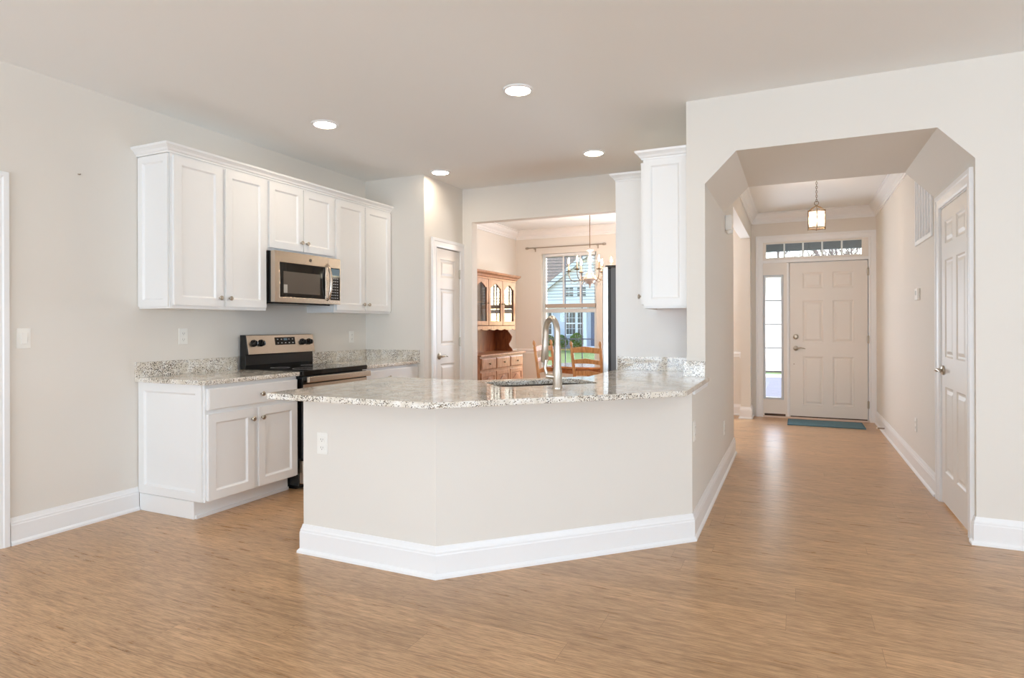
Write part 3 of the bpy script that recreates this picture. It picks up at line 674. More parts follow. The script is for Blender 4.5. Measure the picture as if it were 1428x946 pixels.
c = thing('fridge_cabinet', 'tall white panelled cabinet surround beside and above the fridge', 'cabinet', (XW, 5.2, 0))
q = W(); q.box(-1.262, XW, 4.70, 4.72, 0, 2.365); q.build('side_panel', CAB, c)
q = W(); q.box(-1.272, -1.2622, 4.7002, 4.722, 0, 2.365); q.build('panel_edge', CAB, c)
q = W(); q.box(-1.24, XW, 4.72, 5.70, 1.84, 2.365); q.build('carcass', CAB, c)
q = W(); q.box(-1.262, XW, 5.70, 5.72, 0, 2.365); q.build('side_panel', CAB, c)
for k in range(2): shaker((-1.24, 5.69, 0), '-X', .0 + k * .485, .475 + k * .485, 1.86, 2.35, 0, c, kn=(.44 if k == 0 else .52, 1.91))
q = W(); q.sweep([(-1.018, 4.70), (-1.266, 4.70), (-1.266, 5.72)], [(a_, b_ - .035) for a_, b_ in CCP], 1); q.build('crown', CAB, c)

fr = thing('refrigerator', 'stainless refrigerator with dark grey side in the fridge alcove', 'refrigerator', (-1.05, 5.2, 0))
q = W(); q.box(-1.325, -.70, 4.745, 5.655, .02, 1.695); q.build('cabinet_body', DKGREY, fr, bevel=.004)
q = W(); q.box(-1.345, -1.325, 4.75, 5.65, .06, 1.69); q.build('door_gasket', DARK, fr)
for y0, y1 in ((4.745, 5.196), (5.204, 5.655)):
    q = W(); q.box(-1.394, -1.345, y0, y1, .06, 1.705); d = q.build('door', STEELV, fr, bevel=.008, seg=3)
    yh = y1 - .05 if y0 < 5 else y0 + .05
    q = W(); q.tube([(-1.394, yh, .75), (-1.44, yh, .77), (-1.44, yh, 1.48), (-1.394, yh, 1.50)], .012, 10); q.build('handle', STEELV, d, smooth=True)
for ya in (4.76, 5.50): q = W(); q.box(-1.375, -1.22, ya, ya + .14, 1.697, 1.717); q.build('hinge_cover', DARK, fr, bevel=.004)
q = W(); q.box(-1.40, -.72, 4.76, 5.64, 0, .02); q.build('base_grille', BLACK, fr)

# ------------------------------------------------------------------ range
rg = thing('range', 'stainless and black electric range between the base cabinets', 'range', (-3.7, 3.935, 0))
y0, y1 = 3.556, 4.314; o = (XL, 0, 0)
q = MB(o, '+X'); q.box(y0, y1, .03, .645, .03, .893); q.build('body', BLACK, rg, bevel=.003)
q = MB(o, '+X'); q.box(y0 + .02, y1 - .02, .06, .60, 0, .03); q.build('base', BLACK, rg)
q = MB(o, '+X'); q.box(y0, y1, .09, .694, .893, .906); q.box(y0, y1, .646, .694, .868, .893); q.build('cooktop_glass', BLGLASS, rg, bevel=.003)
for u, n_, r_ in ((y0 + .2, .26, .075), (y1 - .2, .26, .09), (y0 + .2, .53, .10), (y1 - .2, .53, .075)):
    pr = [(r_ - .002, .9061), (r_, .9061), (r_, .9065), (r_ - .002, .9065)]
    q = MB(o, '+X'); k0 = 0
    for i in range(28):
        a = 2 * PI * i / 28
        for rr, zz in pr: q.P(u + rr * math.cos(a), n_ + rr * math.sin(a), zz)
    for i in range(28):
        for j in range(4): A = k0 + i * 4 + j; B = k0 + i * 4 + (j + 1) % 4; A2 = k0 + ((i + 1) % 28) * 4 + j; B2 = k0 + ((i + 1) % 28) * 4 + (j + 1) % 4; q.f.append([A, B, B2, A2])
    q.build('burner_ring', MARK, rg)
q = MB(o, '+X'); q.prism([(.03, .893), (.09, .893), (.095, .93), (.09, 1.012), (.116, 1.016), (.088, 1.165), (.075, 1.172), (.03, 1.172)], y0 + .004, y1 - .004, axis='u'); q.build('backguard', BLACK, rg, bevel=.003)
q = MB(o, '+X'); q.prism([(.112, 1.014), (.120, 1.016), (.092, 1.168), (.084, 1.170)], y0 + .012, y1 - .004, axis='u'); fas = q.build('control_fascia', STEEL, rg, bevel=.002)
def onfas(z): return .1205 - (z - 1.016) * .1842
q = MB(o, '+X'); q.prism([(onfas(1.085) - .004, 1.085), (onfas(1.085) + .0015, 1.085), (onfas(1.148) + .0015, 1.148), (onfas(1.148) - .004, 1.148)], y0 + .30, y0 + .525, axis='u'); dp = q.build('display', BLGLASS, rg)
for i in range(5):
    for zz in (1.098, 1.128):
        if i == 2 and zz > 1.11: continue
        u = y0 + .322 + i * .042; q = MB(o, '+X'); q.prism([(onfas(zz) + .001, zz), (onfas(zz) + .003, zz), (onfas(zz + .007) + .003, zz + .007), (onfas(zz + .007) + .001, zz + .007)], u, u + .014, axis='u'); q.build('button', MARK, dp)
q = MB(o, '+X'); q.prism([(onfas(1.122) + .001, 1.122), (onfas(1.122) + .003, 1.122), (onfas(1.14) + .003, 1.14), (onfas(1.14) + .001, 1.14)], y0 + .395, y0 + .435, axis='u'); q.build('clock_digits', LCD, dp)
for u in (y0 + .075, y0 + .15, y1 - .145, y1 - .065):
    q = MB(o, '+X'); q.lathe([(.001, 0), (.029, 0), (.028, .006), (.022, .008), (.021, .030), (.018, .032), (.001, .032)], (u, onfas(1.105) + .001, 1.105), 'n', 18); q.box(u - .004, u + .004, onfas(1.105) + .030, onfas(1.105) + .037, 1.087, 1.123); q.build('knob', BLACK, rg, smooth=True)
q = MB(o, '+X'); q.box(y0, y1, .648, .688, .24, .860); dr = q.build('oven_door', BLGLASS, rg, bevel=.004)
q = MB(o, '+X'); q.box(y0 + .003, y1 - .003, .6885, .692, .24, .33); q.build('lower_trim', STEEL, dr)
q = MB(o, '+X'); q.box(y0 + .003, y1 - .003, .6885, .692, .752, .800); q.build('upper_trim', STEEL, dr)
q = MB(o, '+X'); q.box(y0 + .01, y1 - .005, .715, .742, .815, .860)
q.box(y0 + .03, y0 + .06, .69, .716, .825, .855); q.box(y1 - .05, y1 - .02, .69, .716, .825, .855); q.build('oven_handle', STEEL, dr, bevel=.006, seg=3)
q = MB(o, '+X'); q.box(y0 + .003, y1 - .003, .648, .69, .05, .225); dw = q.build('drawer', STEEL, rg, bevel=.004)
q = MB(o, '+X'); q.box(y0, y1, .645, .6475, .225, .24); q.build('gap_strip', BLACK, rg)

# ------------------------------------------------------------------ microwave
mw = thing('microwave', 'stainless over-the-range microwave under the short wall cabinet', 'microwave', (-3.85, 3.95, 1.43))
y0, y1 = 3.566, 4.326; zb, zt = 1.432, 1.832
q = MB(o, '+X'); q.box(y0, y1, 0, .352, zb, zt); q.build('body', BLACK, mw, bevel=.003)
q = MB(o, '+X'); q.box(y0 + .06, y1 - .06, .05, .33, zb - .012, zb); q.build('underside_vent', BLACK, mw, bevel=.003)
yd = y0 + .600
q = MB(o, '+X'); q.panel_front(yd - y0, zt - zb, zb, .356, .044, [(.050, yd - y0 - .030, .040, .315)], [(.002, .004)], u0=y0); dm = q.build('door', STEEL, mw, bevel=.004, seg=3)
q = MB(o, '+X'); q.box(y0 + .053, yd - .033, .392, .3985, zb + .043, zb + .312); gw = q.build('window_border', BLGLASS, dm)
q = MB(o, '+X'); q.box(y0 + .09, yd - .10, .3985, .3992, zb + .072, zb + .245); q.build('window_screen', MWGLASS, gw)
q = MB(o, '+X'); q.box(y0 + .092, y0 + .130, .3993, .3999, zb + .075, zb + .140); q.build('sticker', mat('pale_sticker', hexc(170, 165, 155), .5, bump=.02), gw)
q = MB(o, '+X'); q.box(yd + .004, y1, .356, .398, zb, zt); cp = q.build('control_panel', STEEL, mw, bevel=.004, seg=3)
q = MB(o, '+X'); q.box(yd + .03, y1 - .012, .3982, .4005, zb + .035, zb + .315); kp = q.build('keypad', BLGLASS, cp)
q = MB(o, '+X'); q.box(yd + .036, y1 - .018, .4006, .4015, zb + .25, zb + .308); q.build('display', LCD, kp)
q = MB(o, '+X')
for i in range(4):
    for j in range(8): u = yd + .040 + i * .024; z = zb + .05 + j * .024; q.box(u, u + .011, .4006, .4012, z, z + .008)
q.build('key_marks', MARK, kp)
q = MB(o, '+X'); hy = yd - .012
q.tube([(hy - .0, .396, zb + .035), (hy - .0, .420, zb + .05), (hy, .437, zb + .12), (hy, .442, zb + .19), (hy, .437, zb + .26), (hy, .420, zb + .32), (hy, .396, zb + .335)], [.012] * 7, 12); q.build('handle', STEEL, dm, smooth=True)
q = MB(o, '+X'); cu, cz_ = y0 + .385, zt - .045
q.lathe([(.001, .400), (.014, .400), (.014, .402), (.0125, .4035), (.001, .4035)], (cu, 0, cz_), 'n', 20)
q.tube([(cu + .007 * math.cos(a / 10), .404, cz_ + .007 * math.sin(a / 10)) for a in range(0, 56, 5)], .0012, 6)
q.build('emblem', mat('emblem_grey', hexc(120, 112, 104), .35, 1, bump=.02), dm, smooth=True)

# ------------------------------------------------------------------ outlets, switches, wall devices
def outlet(org, face, label, gang='outlet', loc=None):
    c = thing('wall_outlet' if gang == 'outlet' else 'light_switch', label, gang if gang == 'outlet' else 'switch', org)
    q = MB(org, face); q.box(-.036, .036, 0, .005, 0, .116); q.build('cover_plate', PLAST, c, bevel=.002)
    if gang == 'outlet':
        for z in (.036, .080):
            q = MB(org, face); q.box(-.017, .017, .005, .0075, z - .015, z + .015); r = q.build('receptacle', PLAST, c, bevel=.003)
            q = MB(org, face); q.box(-.008, -.006, .0075, .0079, z - .004, z + .006); q.box(.006, .008, .0075, .0079, z - .003, z + .005); q.box(-.002, .002, .0075, .0079, z - .011, z - .007); q.build('slots', SLOT, r)
    else:
        q = MB(org, face); q.box(-.0165, .0165, .005, .0085, .025, .091); q.prism([(.0085, .027), (.012, .027), (.0085, .089)], -.0145, .0145, axis='u'); q.build('rocker', PLAST, c, bevel=.001)
    return c
outlet((XL, 2.058, 1.118), '+X', 'white rocker light switch on left wall by the door casing', 'switch')
outlet((XL, 3.080, 1.112), '+X', 'white outlet above the granite worktop left of the range')
outlet((XL, 4.955, 1.075), '+X', 'white outlet above the granite worktop right of the range')
outlet((-2.325, 2.599, .550), '-Y', 'white outlet on the left face of the peninsula half wall')
outlet((XH, 3.745, .560), '+X', 'white outlet under the worktop corner on hallway side of half wall')
outlet((XH, 5.397, .325), '+X', 'white outlet low on the left hallway wall past the column')
outlet((XR, 6.16, .335), '-X', 'white outlet low on the right hallway wall')
th = thing('thermostat', 'small white thermostat on the right hallway wall', 'thermostat', (XR, 6.02, 1.44))
q = MB((XR, 6.02, 1.44), '-X'); q.box(-.06, .06, 0, .022, 0, .098); q.build('housing', PLAST, th, bevel=.006, seg=3)
q = MB((XR, 6.02, 1.44), '-X'); q.box(-.035, .03, .022, .0228, .042, .078); q.build('screen', mat('thermostat_screen', hexc(205, 208, 202), .6, bump=.01), th)
ms = thing('motion_sensor', 'white motion sensor high on the left hallway wall', 'sensor', (XH, 5.58, 2.03))
q = MB((XH, 5.58, 2.035), '+X'); q.box(-.045, .045, 0, .055, .015, .145); q.build('housing', PLAST, ms, bevel=.010, seg=3)
q = MB((XH, 5.58, 2.035), '+X'); q.lathe([(.001, .0), (.022, .002), (.030, .02), (.028, .04), (.015, .05), (.001, .052)], (.01, .035, -.012), 'z', 14); q.build('lens', PLAST, ms, smooth=True)
nl = tag(MB((XL, 2.36, 2.19), '+X').tube([(0, 0, .004), (0, .02, 0), (0, .024, .003)], .0035, 8).build('wall_anchor', mat('anchor_brown', hexc(150, 128, 110), .5, bump=.02)), 'tiny brown nail left high in the left wall', 'nail')
ds = thing('door_stop', 'spring door stop on baseboard beside the front door', 'door stop', (XR - .016, 8.05, .07))
q = W(); pts = []
for i in range(90): a = i * .9; pts.append((XR - .018 - i * .00075, 8.05 + .008 * math.cos(a), .07 + .008 * math.sin(a)))
q.tube(pts, .0016, 5); q.build('spring', BRONZE, ds, smooth=True)
q = W(); q.lathe([(.001, XR - .086), (.010, XR - .085), (.010, XR - .097), (.001, XR - .098)], (0, 8.05, .07), 'u', 10); q.build('tip', PLAST, ds, smooth=True)

# return air grille
vt = thing('air_vent', 'white return air grille high on the right hallway wall', 'vent', (XR, 5.77, 1.90))
ov = (XR, 6.11, 1.895); VW, VH = .68, .56
q = MB(ov, '-X')
for b_ in ((0, VW, 0, .03), (0, VW, VH - .03, VH), (0, .03, .03, VH - .03), (VW - .03, VW, .03, VH - .03)): q.box(b_[0], b_[1], 0, .014, b_[2], b_[3])
q.build('frame', TRIM, vt, bevel=.003)
q = MB(ov, '-X'); q.box(.03, VW - .03, .0005, .002, .03, VH - .03); q.build('duct_shadow', mat('vent_dark', hexc(58, 54, 50), .9, bump=.05), vt)
q = MB(ov, '-X')
z = .036
while z < VH - .036: q.prism([(.003, z), (.011, z + .007), (.012, z + .0065), (.004, z - .001)], .03, VW - .03, axis='u'); z += .0125
q.build('louvres', TRIM, vt)
q = MB(ov, '-X')
for k in range(1, 6): u = k * VW / 6; q.box(u - .009, u + .009, .002, .0135, .03, VH - .03)
q.build('divider_bars', TRIM, vt)

# door mat
dmat = thing('door_mat', 'teal blue door mat in front of the entry door', 'mat', (.33, 8.58, 0))
q = W(); q.box(-.085, .74, 8.36, 8.83, 0, .009); q.build('pile', MAT_T, dmat, bevel=.004)
q = W(); q.sweep([(-.085, 8.36), (.74, 8.36), (.74, 8.83), (-.085, 8.83)], [(-.012, 0), (0, 0), (0, .011), (-.012, .011)], 1, closed=True); q.build('border', mat('mat_border', hexc(74, 106, 120), .9, bump=.4, bscale=150), dmat)

# ------------------------------------------------------------------ ceiling lights
def can(x, y, label):
    c = thing('ceiling_light', label, 'ceiling light', (x, y, HC - .012), 'recessed ceiling lights')
    q = MB((x, y, HC)); n0 = 32
    q.lathe([(.098, 0), (.099, -.004), (.094, -.010), (.080, -.011), (.078, -.008), (.078, -.001)], (0, 0, 0), 'z', 32); q.f = q.f[:-2]
    q.build('trim_ring', TRIM, c, smooth=True)
    q = MB((x, y, HC)); q.lathe([(.001, -.0065), (.06, -.0065), (.078, -.005), (.078, -.001), (.001, -.001)], (0, 0, 0), 'z', 32); q.build('lens', CANLT, c)
    return c
first = can(-1.60, 3.577, 'recessed ceiling light nearest the camera, above the peninsula')
for x, y, l in ((-3.17, 3.577, 'recessed ceiling light in front of the range cabinets, leftmost of four'), (-3.147, 5.174, 'recessed ceiling light just in front of the pantry wall'), (-1.59, 5.165, 'recessed ceiling light near the fridge cabinet, rightmost of four')):
    c = copy_tree(first); c.location = (x, y, HC - .012); c['label'] = l

# ------------------------------------------------------------------ hallway lantern
LX, LY = .195, 6.95
ln = thing('pendant_lantern', 'small glass lantern pendant hanging in the hallway', 'pendant light', (LX, LY, 2.2))
oL = (LX, LY, 0)
q = MB(oL); q.lathe([(.065, HC - .001), (.062, HC - .012), (.02, HC - .028), (.006, HC - .034), (.001, HC - .036)], (0, 0, 0), 'z', 20); q.build('canopy', BRONZE, ln, smooth=True)
q = MB(oL); zc = HC - .035; k = 0
while zc > 2.492:
    ring = [(.008 * math.cos(a * PI / 5) if k % 2 else 0, 0 if k % 2 else .008 * math.cos(a * PI / 5), zc - .013 + .014 * math.sin(a * PI / 5)) for a in range(11)]
    q.tube(ring, .0022, 6, cap=False); zc -= .022; k += 1
q.build('chain', BRONZE, ln, smooth=True)
q = MB(oL); q.tube([(.020 * math.cos(a * PI / 8), 0, 2.470 + .020 * math.sin(a * PI / 8)) for a in range(17)], .003, 6, cap=False); q.lathe([(.001, 2.45), (.012, 2.446), (.010, 2.436), (.001, 2.432)], (0, 0, 0), 'z', 12)
q.build('hanging_loop', BRONZE, ln, smooth=True)
rL = .088; zt_, zb_ = 2.385, 2.215
q = MB(oL)
for k in range(6):
    a = R(60 * k + 30); x, y = rL * math.cos(a), rL * math.sin(a); a2 = R(60 * k + 90); x2, y2 = rL * math.cos(a2), rL * math.sin(a2)
    q.tube([(x * 1.04, y * 1.04, zt_ + .012), (x, y, zt_), (x, y, zb_), (x * 1.04, y * 1.04, zb_ - .012)], [.003, .005, .005, .003], 6)
    q.tube([(x, y, zt_), (x2, y2, zt_)], .004, 6); q.tube([(x, y, zb_), (x2 * .5 + x * .5, y2 * .5 + y * .5, zb_ + .006), (x2, y2, zb_)], .004, 6)
    q.tube([(x, y, zt_), (x * .75, y * .75, 2.405), (x * .35, y * .35, 2.43), (0, 0, 2.445)], .0035, 6)
    q.tube([(x, y, zb_), (0, 0, zb_ - .015)], .003, 6)
q.build('metal_frame', BRONZE, ln, smooth=True)
q = MB(oL)
for k in range(6):
    a = R(60 * k + 30); a2 = R(60 * k + 90); r_ = rL - .004
    q.prism([(r_ * math.cos(a), r_ * math.sin(a)), (r_ * math.cos(a2), r_ * math.sin(a2)), ((r_ - .003) * math.cos(a2), (r_ - .003) * math.sin(a2)), ((r_ - .003) * math.cos(a), (r_ - .003) * math.sin(a))], zb_ + .004, zt_ - .004)
q.build('glass_panes', LANTGLASS, ln)
q = MB(oL)
for k in range(3): a = R(120 * k); q.tube([(.025 * math.cos(a), .025 * math.sin(a), 2.23), (.025 * math.cos(a), .025 * math.sin(a), 2.275)], .009, 8)
q.tube([(0, 0, 2.2), (0, 0, 2.235)], .008, 8); q.build('candle_holder', CANDLE, ln)
for k in range(3):
    a = R(120 * k); q = MB(oL); q.lathe([(.001, 2.275), (.009, 2.28), (.014, 2.30), (.010, 2.325), (.001, 2.345)], (.025 * math.cos(a), .025 * math.sin(a), 0), 'z', 12); q.build('bulb', LBULB, ln, smooth=True)

# ------------------------------------------------------------------ chandelier
HX, HY = -2.38, 7.55
ch = thing('chandelier', 'crystal candle-arm chandelier over the dining table', 'chandelier', (HX, HY, 1.72)); oc = (HX, HY, 0)
q = MB(oc); q.lathe([(.06, HC - .001), (.055, HC - .015), (.012, HC - .03), (.001, HC - .032)], (0, 0, 0), 'z', 16); q.tube([(0, 0, HC - .03), (0, 0, 2.22)], .005, 8); q.build('hanging_rod', BRONZE, ch, smooth=True)
q = MB(oc); q.lathe([(.001, 2.23), (.03, 2.22), (.045, 2.20), (.02, 2.18), (.014, 2.12), (.03, 2.09), (.034, 2.06), (.014, 2.03), (.012, 1.97), (.028, 1.94), (.030, 1.91), (.05, 1.89), (.085, 1.86), (.09, 1.83), (.06, 1.79), (.02, 1.765), (.010, 1.74), (.014, 1.725), (.001, 1.71)], (0, 0, 0), 'z', 20); q.build('glass_column', CRYST, ch, smooth=True)
for k in range(6):
    a = R(60 * k + 12); ca, sa = math.cos(a), math.sin(a)
    ap = [(.02, 1.92), (.07, 1.87), (.13, 1.82), (.20, 1.80), (.25, 1.83), (.27, 1.89), (.27, 1.93)]
    q = MB(oc); q.tube([(r_ * ca, r_ * sa, z_) for r_, z_ in ap], .005, 8); q.lathe([(.001, 1.925), (.034, 1.932), (.036, 1.94), (.012, 1.942), (.012, 1.95), (.001, 1.95)], (.27 * ca, .27 * sa, 0), 'z', 14)
    arm = q.build('arm', BRONZE, ch, smooth=True)
    q = MB(oc); q.lathe([(.001, 1.945), (.010, 1.945), (.010, 2.035), (.001, 2.035)], (.27 * ca, .27 * sa, 0), 'z', 10); q.build('candle_sleeve', CANDLE, arm)
    q = MB(oc); q.lathe([(.001, 2.035), (.006, 2.04), (.010, 2.056), (.006, 2.08), (.001, 2.105)], (.27 * ca, .27 * sa, 0), 'z', 12); q.build('bulb', BULB, arm, smooth=True)
    q = MB(oc)
    for r_, z_ in ((.27, 1.90), (.24, 1.80), (.16, 1.785), (.09, 1.80)):
        q.lathe([(.001, z_), (.009, z_ - .012), (.005, z_ - .024), (.001, z_ - .04)], (r_ * ca, r_ * sa, 0), 'z', 6)
    for s_ in range(8): t_ = s_ / 7; r_ = .05 + .2 * t_; z_ = 2.12 - .16 * t_ - .10 * math.sin(PI * t_); q.lathe([(.001, z_ + .006), (.006, z_), (.001, z_ - .006)], (r_ * ca, r_ * sa, 0), 'z', 6)
    q.build('crystal_drops', CRYST, arm)

# ------------------------------------------------------------------ hutch
hu = thing('china_hutch', 'maple china hutch with glass doors against dining room wall', 'hutch', (XL, 7.53, 0)); o = (XL + .015, 0, 0)
HY0, HY1 = 6.86, 8.20
q = MB(o, '+X'); q.box(HY0, HY1, 0, .44, .06, .845); q.build('base_carcass', HUTCH, hu, bevel=.003)
q = MB(o, '+X'); q.box(HY0 - .005, HY1 + .005, 0, .45, 0, .07); q.build('plinth', HUTCH, hu, bevel=.006)
q = MB(o, '+X'); q.box(HY0 - .03, HY1 + .04, 0, .475, .845, .87); q.build('base_top', HUTCH, hu, bevel=.006, seg=3)
dwid = (HY1 - HY0 - .04) / 3
for k in range(3):
    u0 = HY0 + .02 + k * dwid
    q = MB(o, '+X'); q.panel_front(dwid - .02, .145, .675, .44, .018, [(.001, dwid - .021, .001, .144)], [(.012, -.006)], u0=u0); dd = q.build('drawer', HUTCH, hu)
    q = MB(o, '+X'); q.lathe([(.001, .464), (.006, .464), (.006, .474), (.014, .480), (.012, .488), (.001, .489)], (u0 + dwid / 2 - .01, 0, .75), 'n', 12); q.build('knob', BRONZE, dd, smooth=True)
    q = MB(o, '+X'); q.panel_front(dwid - .02, .54, .10, .44, .018, [(.05, dwid - .07, .05, .49)], [(.004, .008)], u0=u0); dd = q.build('door', HUTCH, hu, bevel=.002)
    u_a, u_b = u0 + .056, u0 + dwid - .076; cu = (u_a + u_b) / 2; hw = (u_b - u_a) / 2
    pts = [(u_a, .155), (u_b, .155), (u_b, .50)] + [(cu + hw * (1 - i / 6), .50 + .075 * math.sin(PI / 2 * i / 6) ** 2) for i in range(1, 7)] + [(cu - hw * i / 6, .50 + .075 * math.sin(PI / 2 * (1 - i / 6)) ** 2) for i in range(1, 7)]
    q = MB(o, '+X'); q.prism(pts, .452, .464, axis='n'); q.build('arched_panel', HUTCH, dd, bevel=.006, seg=2)
# middle niche: sides with a curved front, back board
UY0, UY1 = HY0 + .02, HY1 - .02
prof = [(0, .87), (.30, .87), (.29, .90), (.25, .94), (.24, .98), (.27, 1.03), (.285, 1.08), (.25, 1.13), (.22, 1.16), (.23, 1.19), (.28, 1.215), (0, 1.215)]
for u in (UY0, UY1 - .022):
    q = MB(o, '+X'); q.prism(prof, u, u + .022, axis='u'); q.build('side_bracket', HUTCHD, hu, bevel=.002)
q = MB(o, '+X'); q.box(UY0, UY1, 0, .012, .87, 1.90); q.build('back_board', HUTCHD, hu)
q = MB(o, '+X'); q.box(UY0, UY1, .012, .30, 1.215, 1.235); q.box(UY0, UY1, .012, .30, 1.88, 1.90); q.box(UY0, UY0 + .022, .012, .30, 1.235, 1.88); q.box(UY1 - .022, UY1, .012, .30, 1.235, 1.88)
q.box(UY0, UY0 + .03, .30, .32, 1.215, 1.90); q.box(UY1 - .03, UY1, .30, .32, 1.215, 1.90); q.box(UY0 + .03, UY1 - .03, .30, .32, 1.215, 1.24); q.box(UY0 + .03, UY1 - .03, .30, .32, 1.86, 1.90)
q.build('upper_carcass', HUTCH, hu, bevel=.002)
q = MB(o, '+X'); q.box(UY0 + .022, UY1 - .022, .012, .28, 1.545, 1.56); q.build('shelf', HUTCH, hu)
pts = [(UY0, 1.235)] + [(UY0 + (UY1 - UY0) * i / 60, 1.195 - .018 * abs(math.sin(PI * 5.5 * i / 60)) + (.03 if i in (0, 60) else 0) * 0) for i in range(61)] + [(UY1, 1.235)]
q = MB(o, '+X'); q.prism(pts, .318, .332, axis='n'); q.build('scalloped_apron', HUTCH, hu)
HCP = [(0, 1.862), (.014, 1.862), (.016, 1.885), (.030, 1.892), (.036, 1.915), (.058, 1.93), (.066, 1.936), (.072, 1.96), (0, 1.96)]
q = W(); fx = XL + .015 + .322; q.sweep([(XL + .015, UY0 - .001), (fx, UY0 - .001), (fx, UY1 + .001), (XL + .015, UY1 + .001)], HCP, -1); q.box(XL + .015, fx, UY0, UY1, 1.90, 1.93); q.build('cornice', HUTCH, hu)
uw = (UY1 - UY0 - .02) / 3
for k in range(3):
    u0 = UY0 + .01 + k * uw; a_, b_ = u0 + .006, u0 + uw - .006; z0, z1 = 1.245, 1.858
    q = MB(o, '+X'); st = .055
    q.box(a_, a_ + st, .32, .340, z0, z1); q.box(b_ - st, b_, .32, .340, z0, z1); q.box(a_ + st, b_ - st, .32, .340, z0, z0 + st)
    cu = (a_ + b_) / 2; hw = (b_ - a_) / 2 - st; pts = [(a_ + st, z1), (a_ + st, z1 - .11)]
    for i in range(1, 8): t_ = i / 8; pts.append((cu - hw * (1 - t_), z1 - .11 + .05 * math.sin(PI / 2 * t_) ** 2 + (.008 if t_ > .25 else 0)))
    pts.append((cu, z1 - .045))
    for i in range(7, 0, -1): t_ = i / 8; pts.append((cu + hw * (1 - t_), z1 - .11 + .05 * math.sin(PI / 2 * t_) ** 2 + (.008 if t_ > .25 else 0)))
    pts += [(b_ - st, z1 - .11), (b_ - st, z1)]
    q.prism(pts, .32, .340, axis='n'); dd = q.build('glass_door', HUTCH, hu, bevel=.003)
    q = MB(o, '+X'); q.box(a_ + st - .004, b_ - st + .004, .326, .329, z0 + st - .004, z1 - .04); q.build('pane', CABGLASS, dd)
    kx = a_ + .025 if k == 2 else b_ - .025
    q = MB(o, '+X'); q.lathe([(.001, .340), (.006, .340), (.006, .350), (.013, .356), (.011, .364), (.001, .365)], (kx, 0, 1.54), 'n', 12); q.build('knob', BRONZE, dd, smooth=True)

# ------------------------------------------------------------------ dining table and chairs
TX, TY = -2.30, 7.36
tb = thing('dining_table', 'round polished oak dining table in front of the window', 'table', (TX, TY, 0)); ot = (TX, TY, 0)
q = MB(ot); q.lathe([(.001, .722), (.485, .722), (.50, .73), (.50, .742), (.49, .752), (.001, .752)], (0, 0, 0), 'z', 56); q.build('table_top', TABLEW, tb, smooth=True)
q = MB(ot); q.lathe([(.38, .66), (.40, .66), (.40, .722), (.38, .722)], (0, 0, 0), 'z', 40); q.build('apron', TABLEW, tb, smooth=True)
q = MB(ot); q.lathe([(.001, .66), (.10, .66), (.06, .62), (.05, .55), (.08, .45), (.095, .36), (.06, .28), (.075, .22), (.09, .16), (.09, .12), (.001, .12)], (0, 0, 0), 'z', 24); q.build('pedestal', TABLEW, tb, smooth=True)
for k in range(4):
    a = R(45 + 90 * k); ca, sa = math.cos(a), math.sin(a)
    q = MB(ot); q.tube([(.05 * ca, .05 * sa, .20), (.2 * ca, .2 * sa, .14), (.33 * ca, .33 * sa, .06), (.40 * ca, .40 * sa, .028)], [.04, .035, .028, .027], 10); q.build('foot', TABLEW, tb, smooth=True)

def make_chair(label):
    t = thing('dining_chair', label, 'chair', (0, 0, 0), 'oak ladder-back dining chairs around the table')
    # chair faces +Y locally, back at -Y
    def post(x):
        q = W(); pr = [(.018, 0), (.021, .12), (.019, .20), (.023, .30), (.021, .45), (.019, .70), (.017, .98), (.010, .995), (.016, 1.01), (.019, 1.03), (.013, 1.05), (.003, 1.065)]
        q.tube([(x * (1 + .10 * max(0, z - .45)), -.20 - .15 * max(0, z - .45) ** 1.2, z) for r_, z in pr], [r_ for r_, z in pr], 12); q.build('back_post', CHAIRW, t, smooth=True)
    post(-.19); post(.19)
    for x in (-.21, .21):
        q = W(); q.tube([(x, .20, z) for z in (0, .05, .12, .2, .3, .42, .46)], [.014, .019, .021, .018, .022, .020, .017], 12); q.build('front_leg', CHAIRW, t, smooth=True)
    for z, h in ((.955, .058), (.825, .045), (.69, .050)):
        q = W(); N_ = 12; yb = -.20 - .15 * (z - .45) ** 1.2
        fr_ = []; w_ = .19 * (1 + .10 * (z - .45))
        for i in range(N_ + 1):
            u = -1 + 2 * i / N_; y = yb - .022 * (1 - u * u); top = z + h * .5 + .022 * (1 - abs(u)) ; bot = z - h * .5 + .010 * (1 - u * u)
            fr_.append([q.P(u * w_, y - .007, bot), q.P(u * w_, y + .007, bot), q.P(u * w_, y + .007, top), q.P(u * w_, y - .007, top)])
        for i in range(N_):
            for j in range(4): q.f.append([fr_[i][j], fr_[i][(j + 1) % 4], fr_[i + 1][(j + 1) % 4], fr_[i + 1][j]])
        q.f.append(fr_[0]); q.f.append(fr_[-1][::-1]); q.build('slat', CHAIRW, t, bevel=.003)
    q = W(); q.prism([(-.195, -.20), (.195, -.20), (.225, .21), (.20, .225), (-.20, .225), (-.225, .21)], .435, .465); q.build('seat', CHAIRW, t, bevel=.010, seg=3)
    q = W()
    for z in (.16, .30): q.tube([(-.21, .20, z), (.21, .20, z)], .010, 8)
    for x in (-1, 1):
        for z in (.13, .27): q.tube([(x * .19, -.20, z), (x * .21, .20, z)], .010, 8)
    q.tube([(-.19, -.20, .22), (.19, -.20, .22)], .010, 8); q.build('stretchers', CHAIRW, t, smooth=True)
    return t
ch0 = make_chair('oak ladder-back chair with its back to the kitchen, centre of the three')
def put(c, x, y, face_deg): c.location = (x, y, 0); c.rotation_euler = (0, 0, R(face_deg - 90))
put(ch0, -2.045, 6.86, 71)
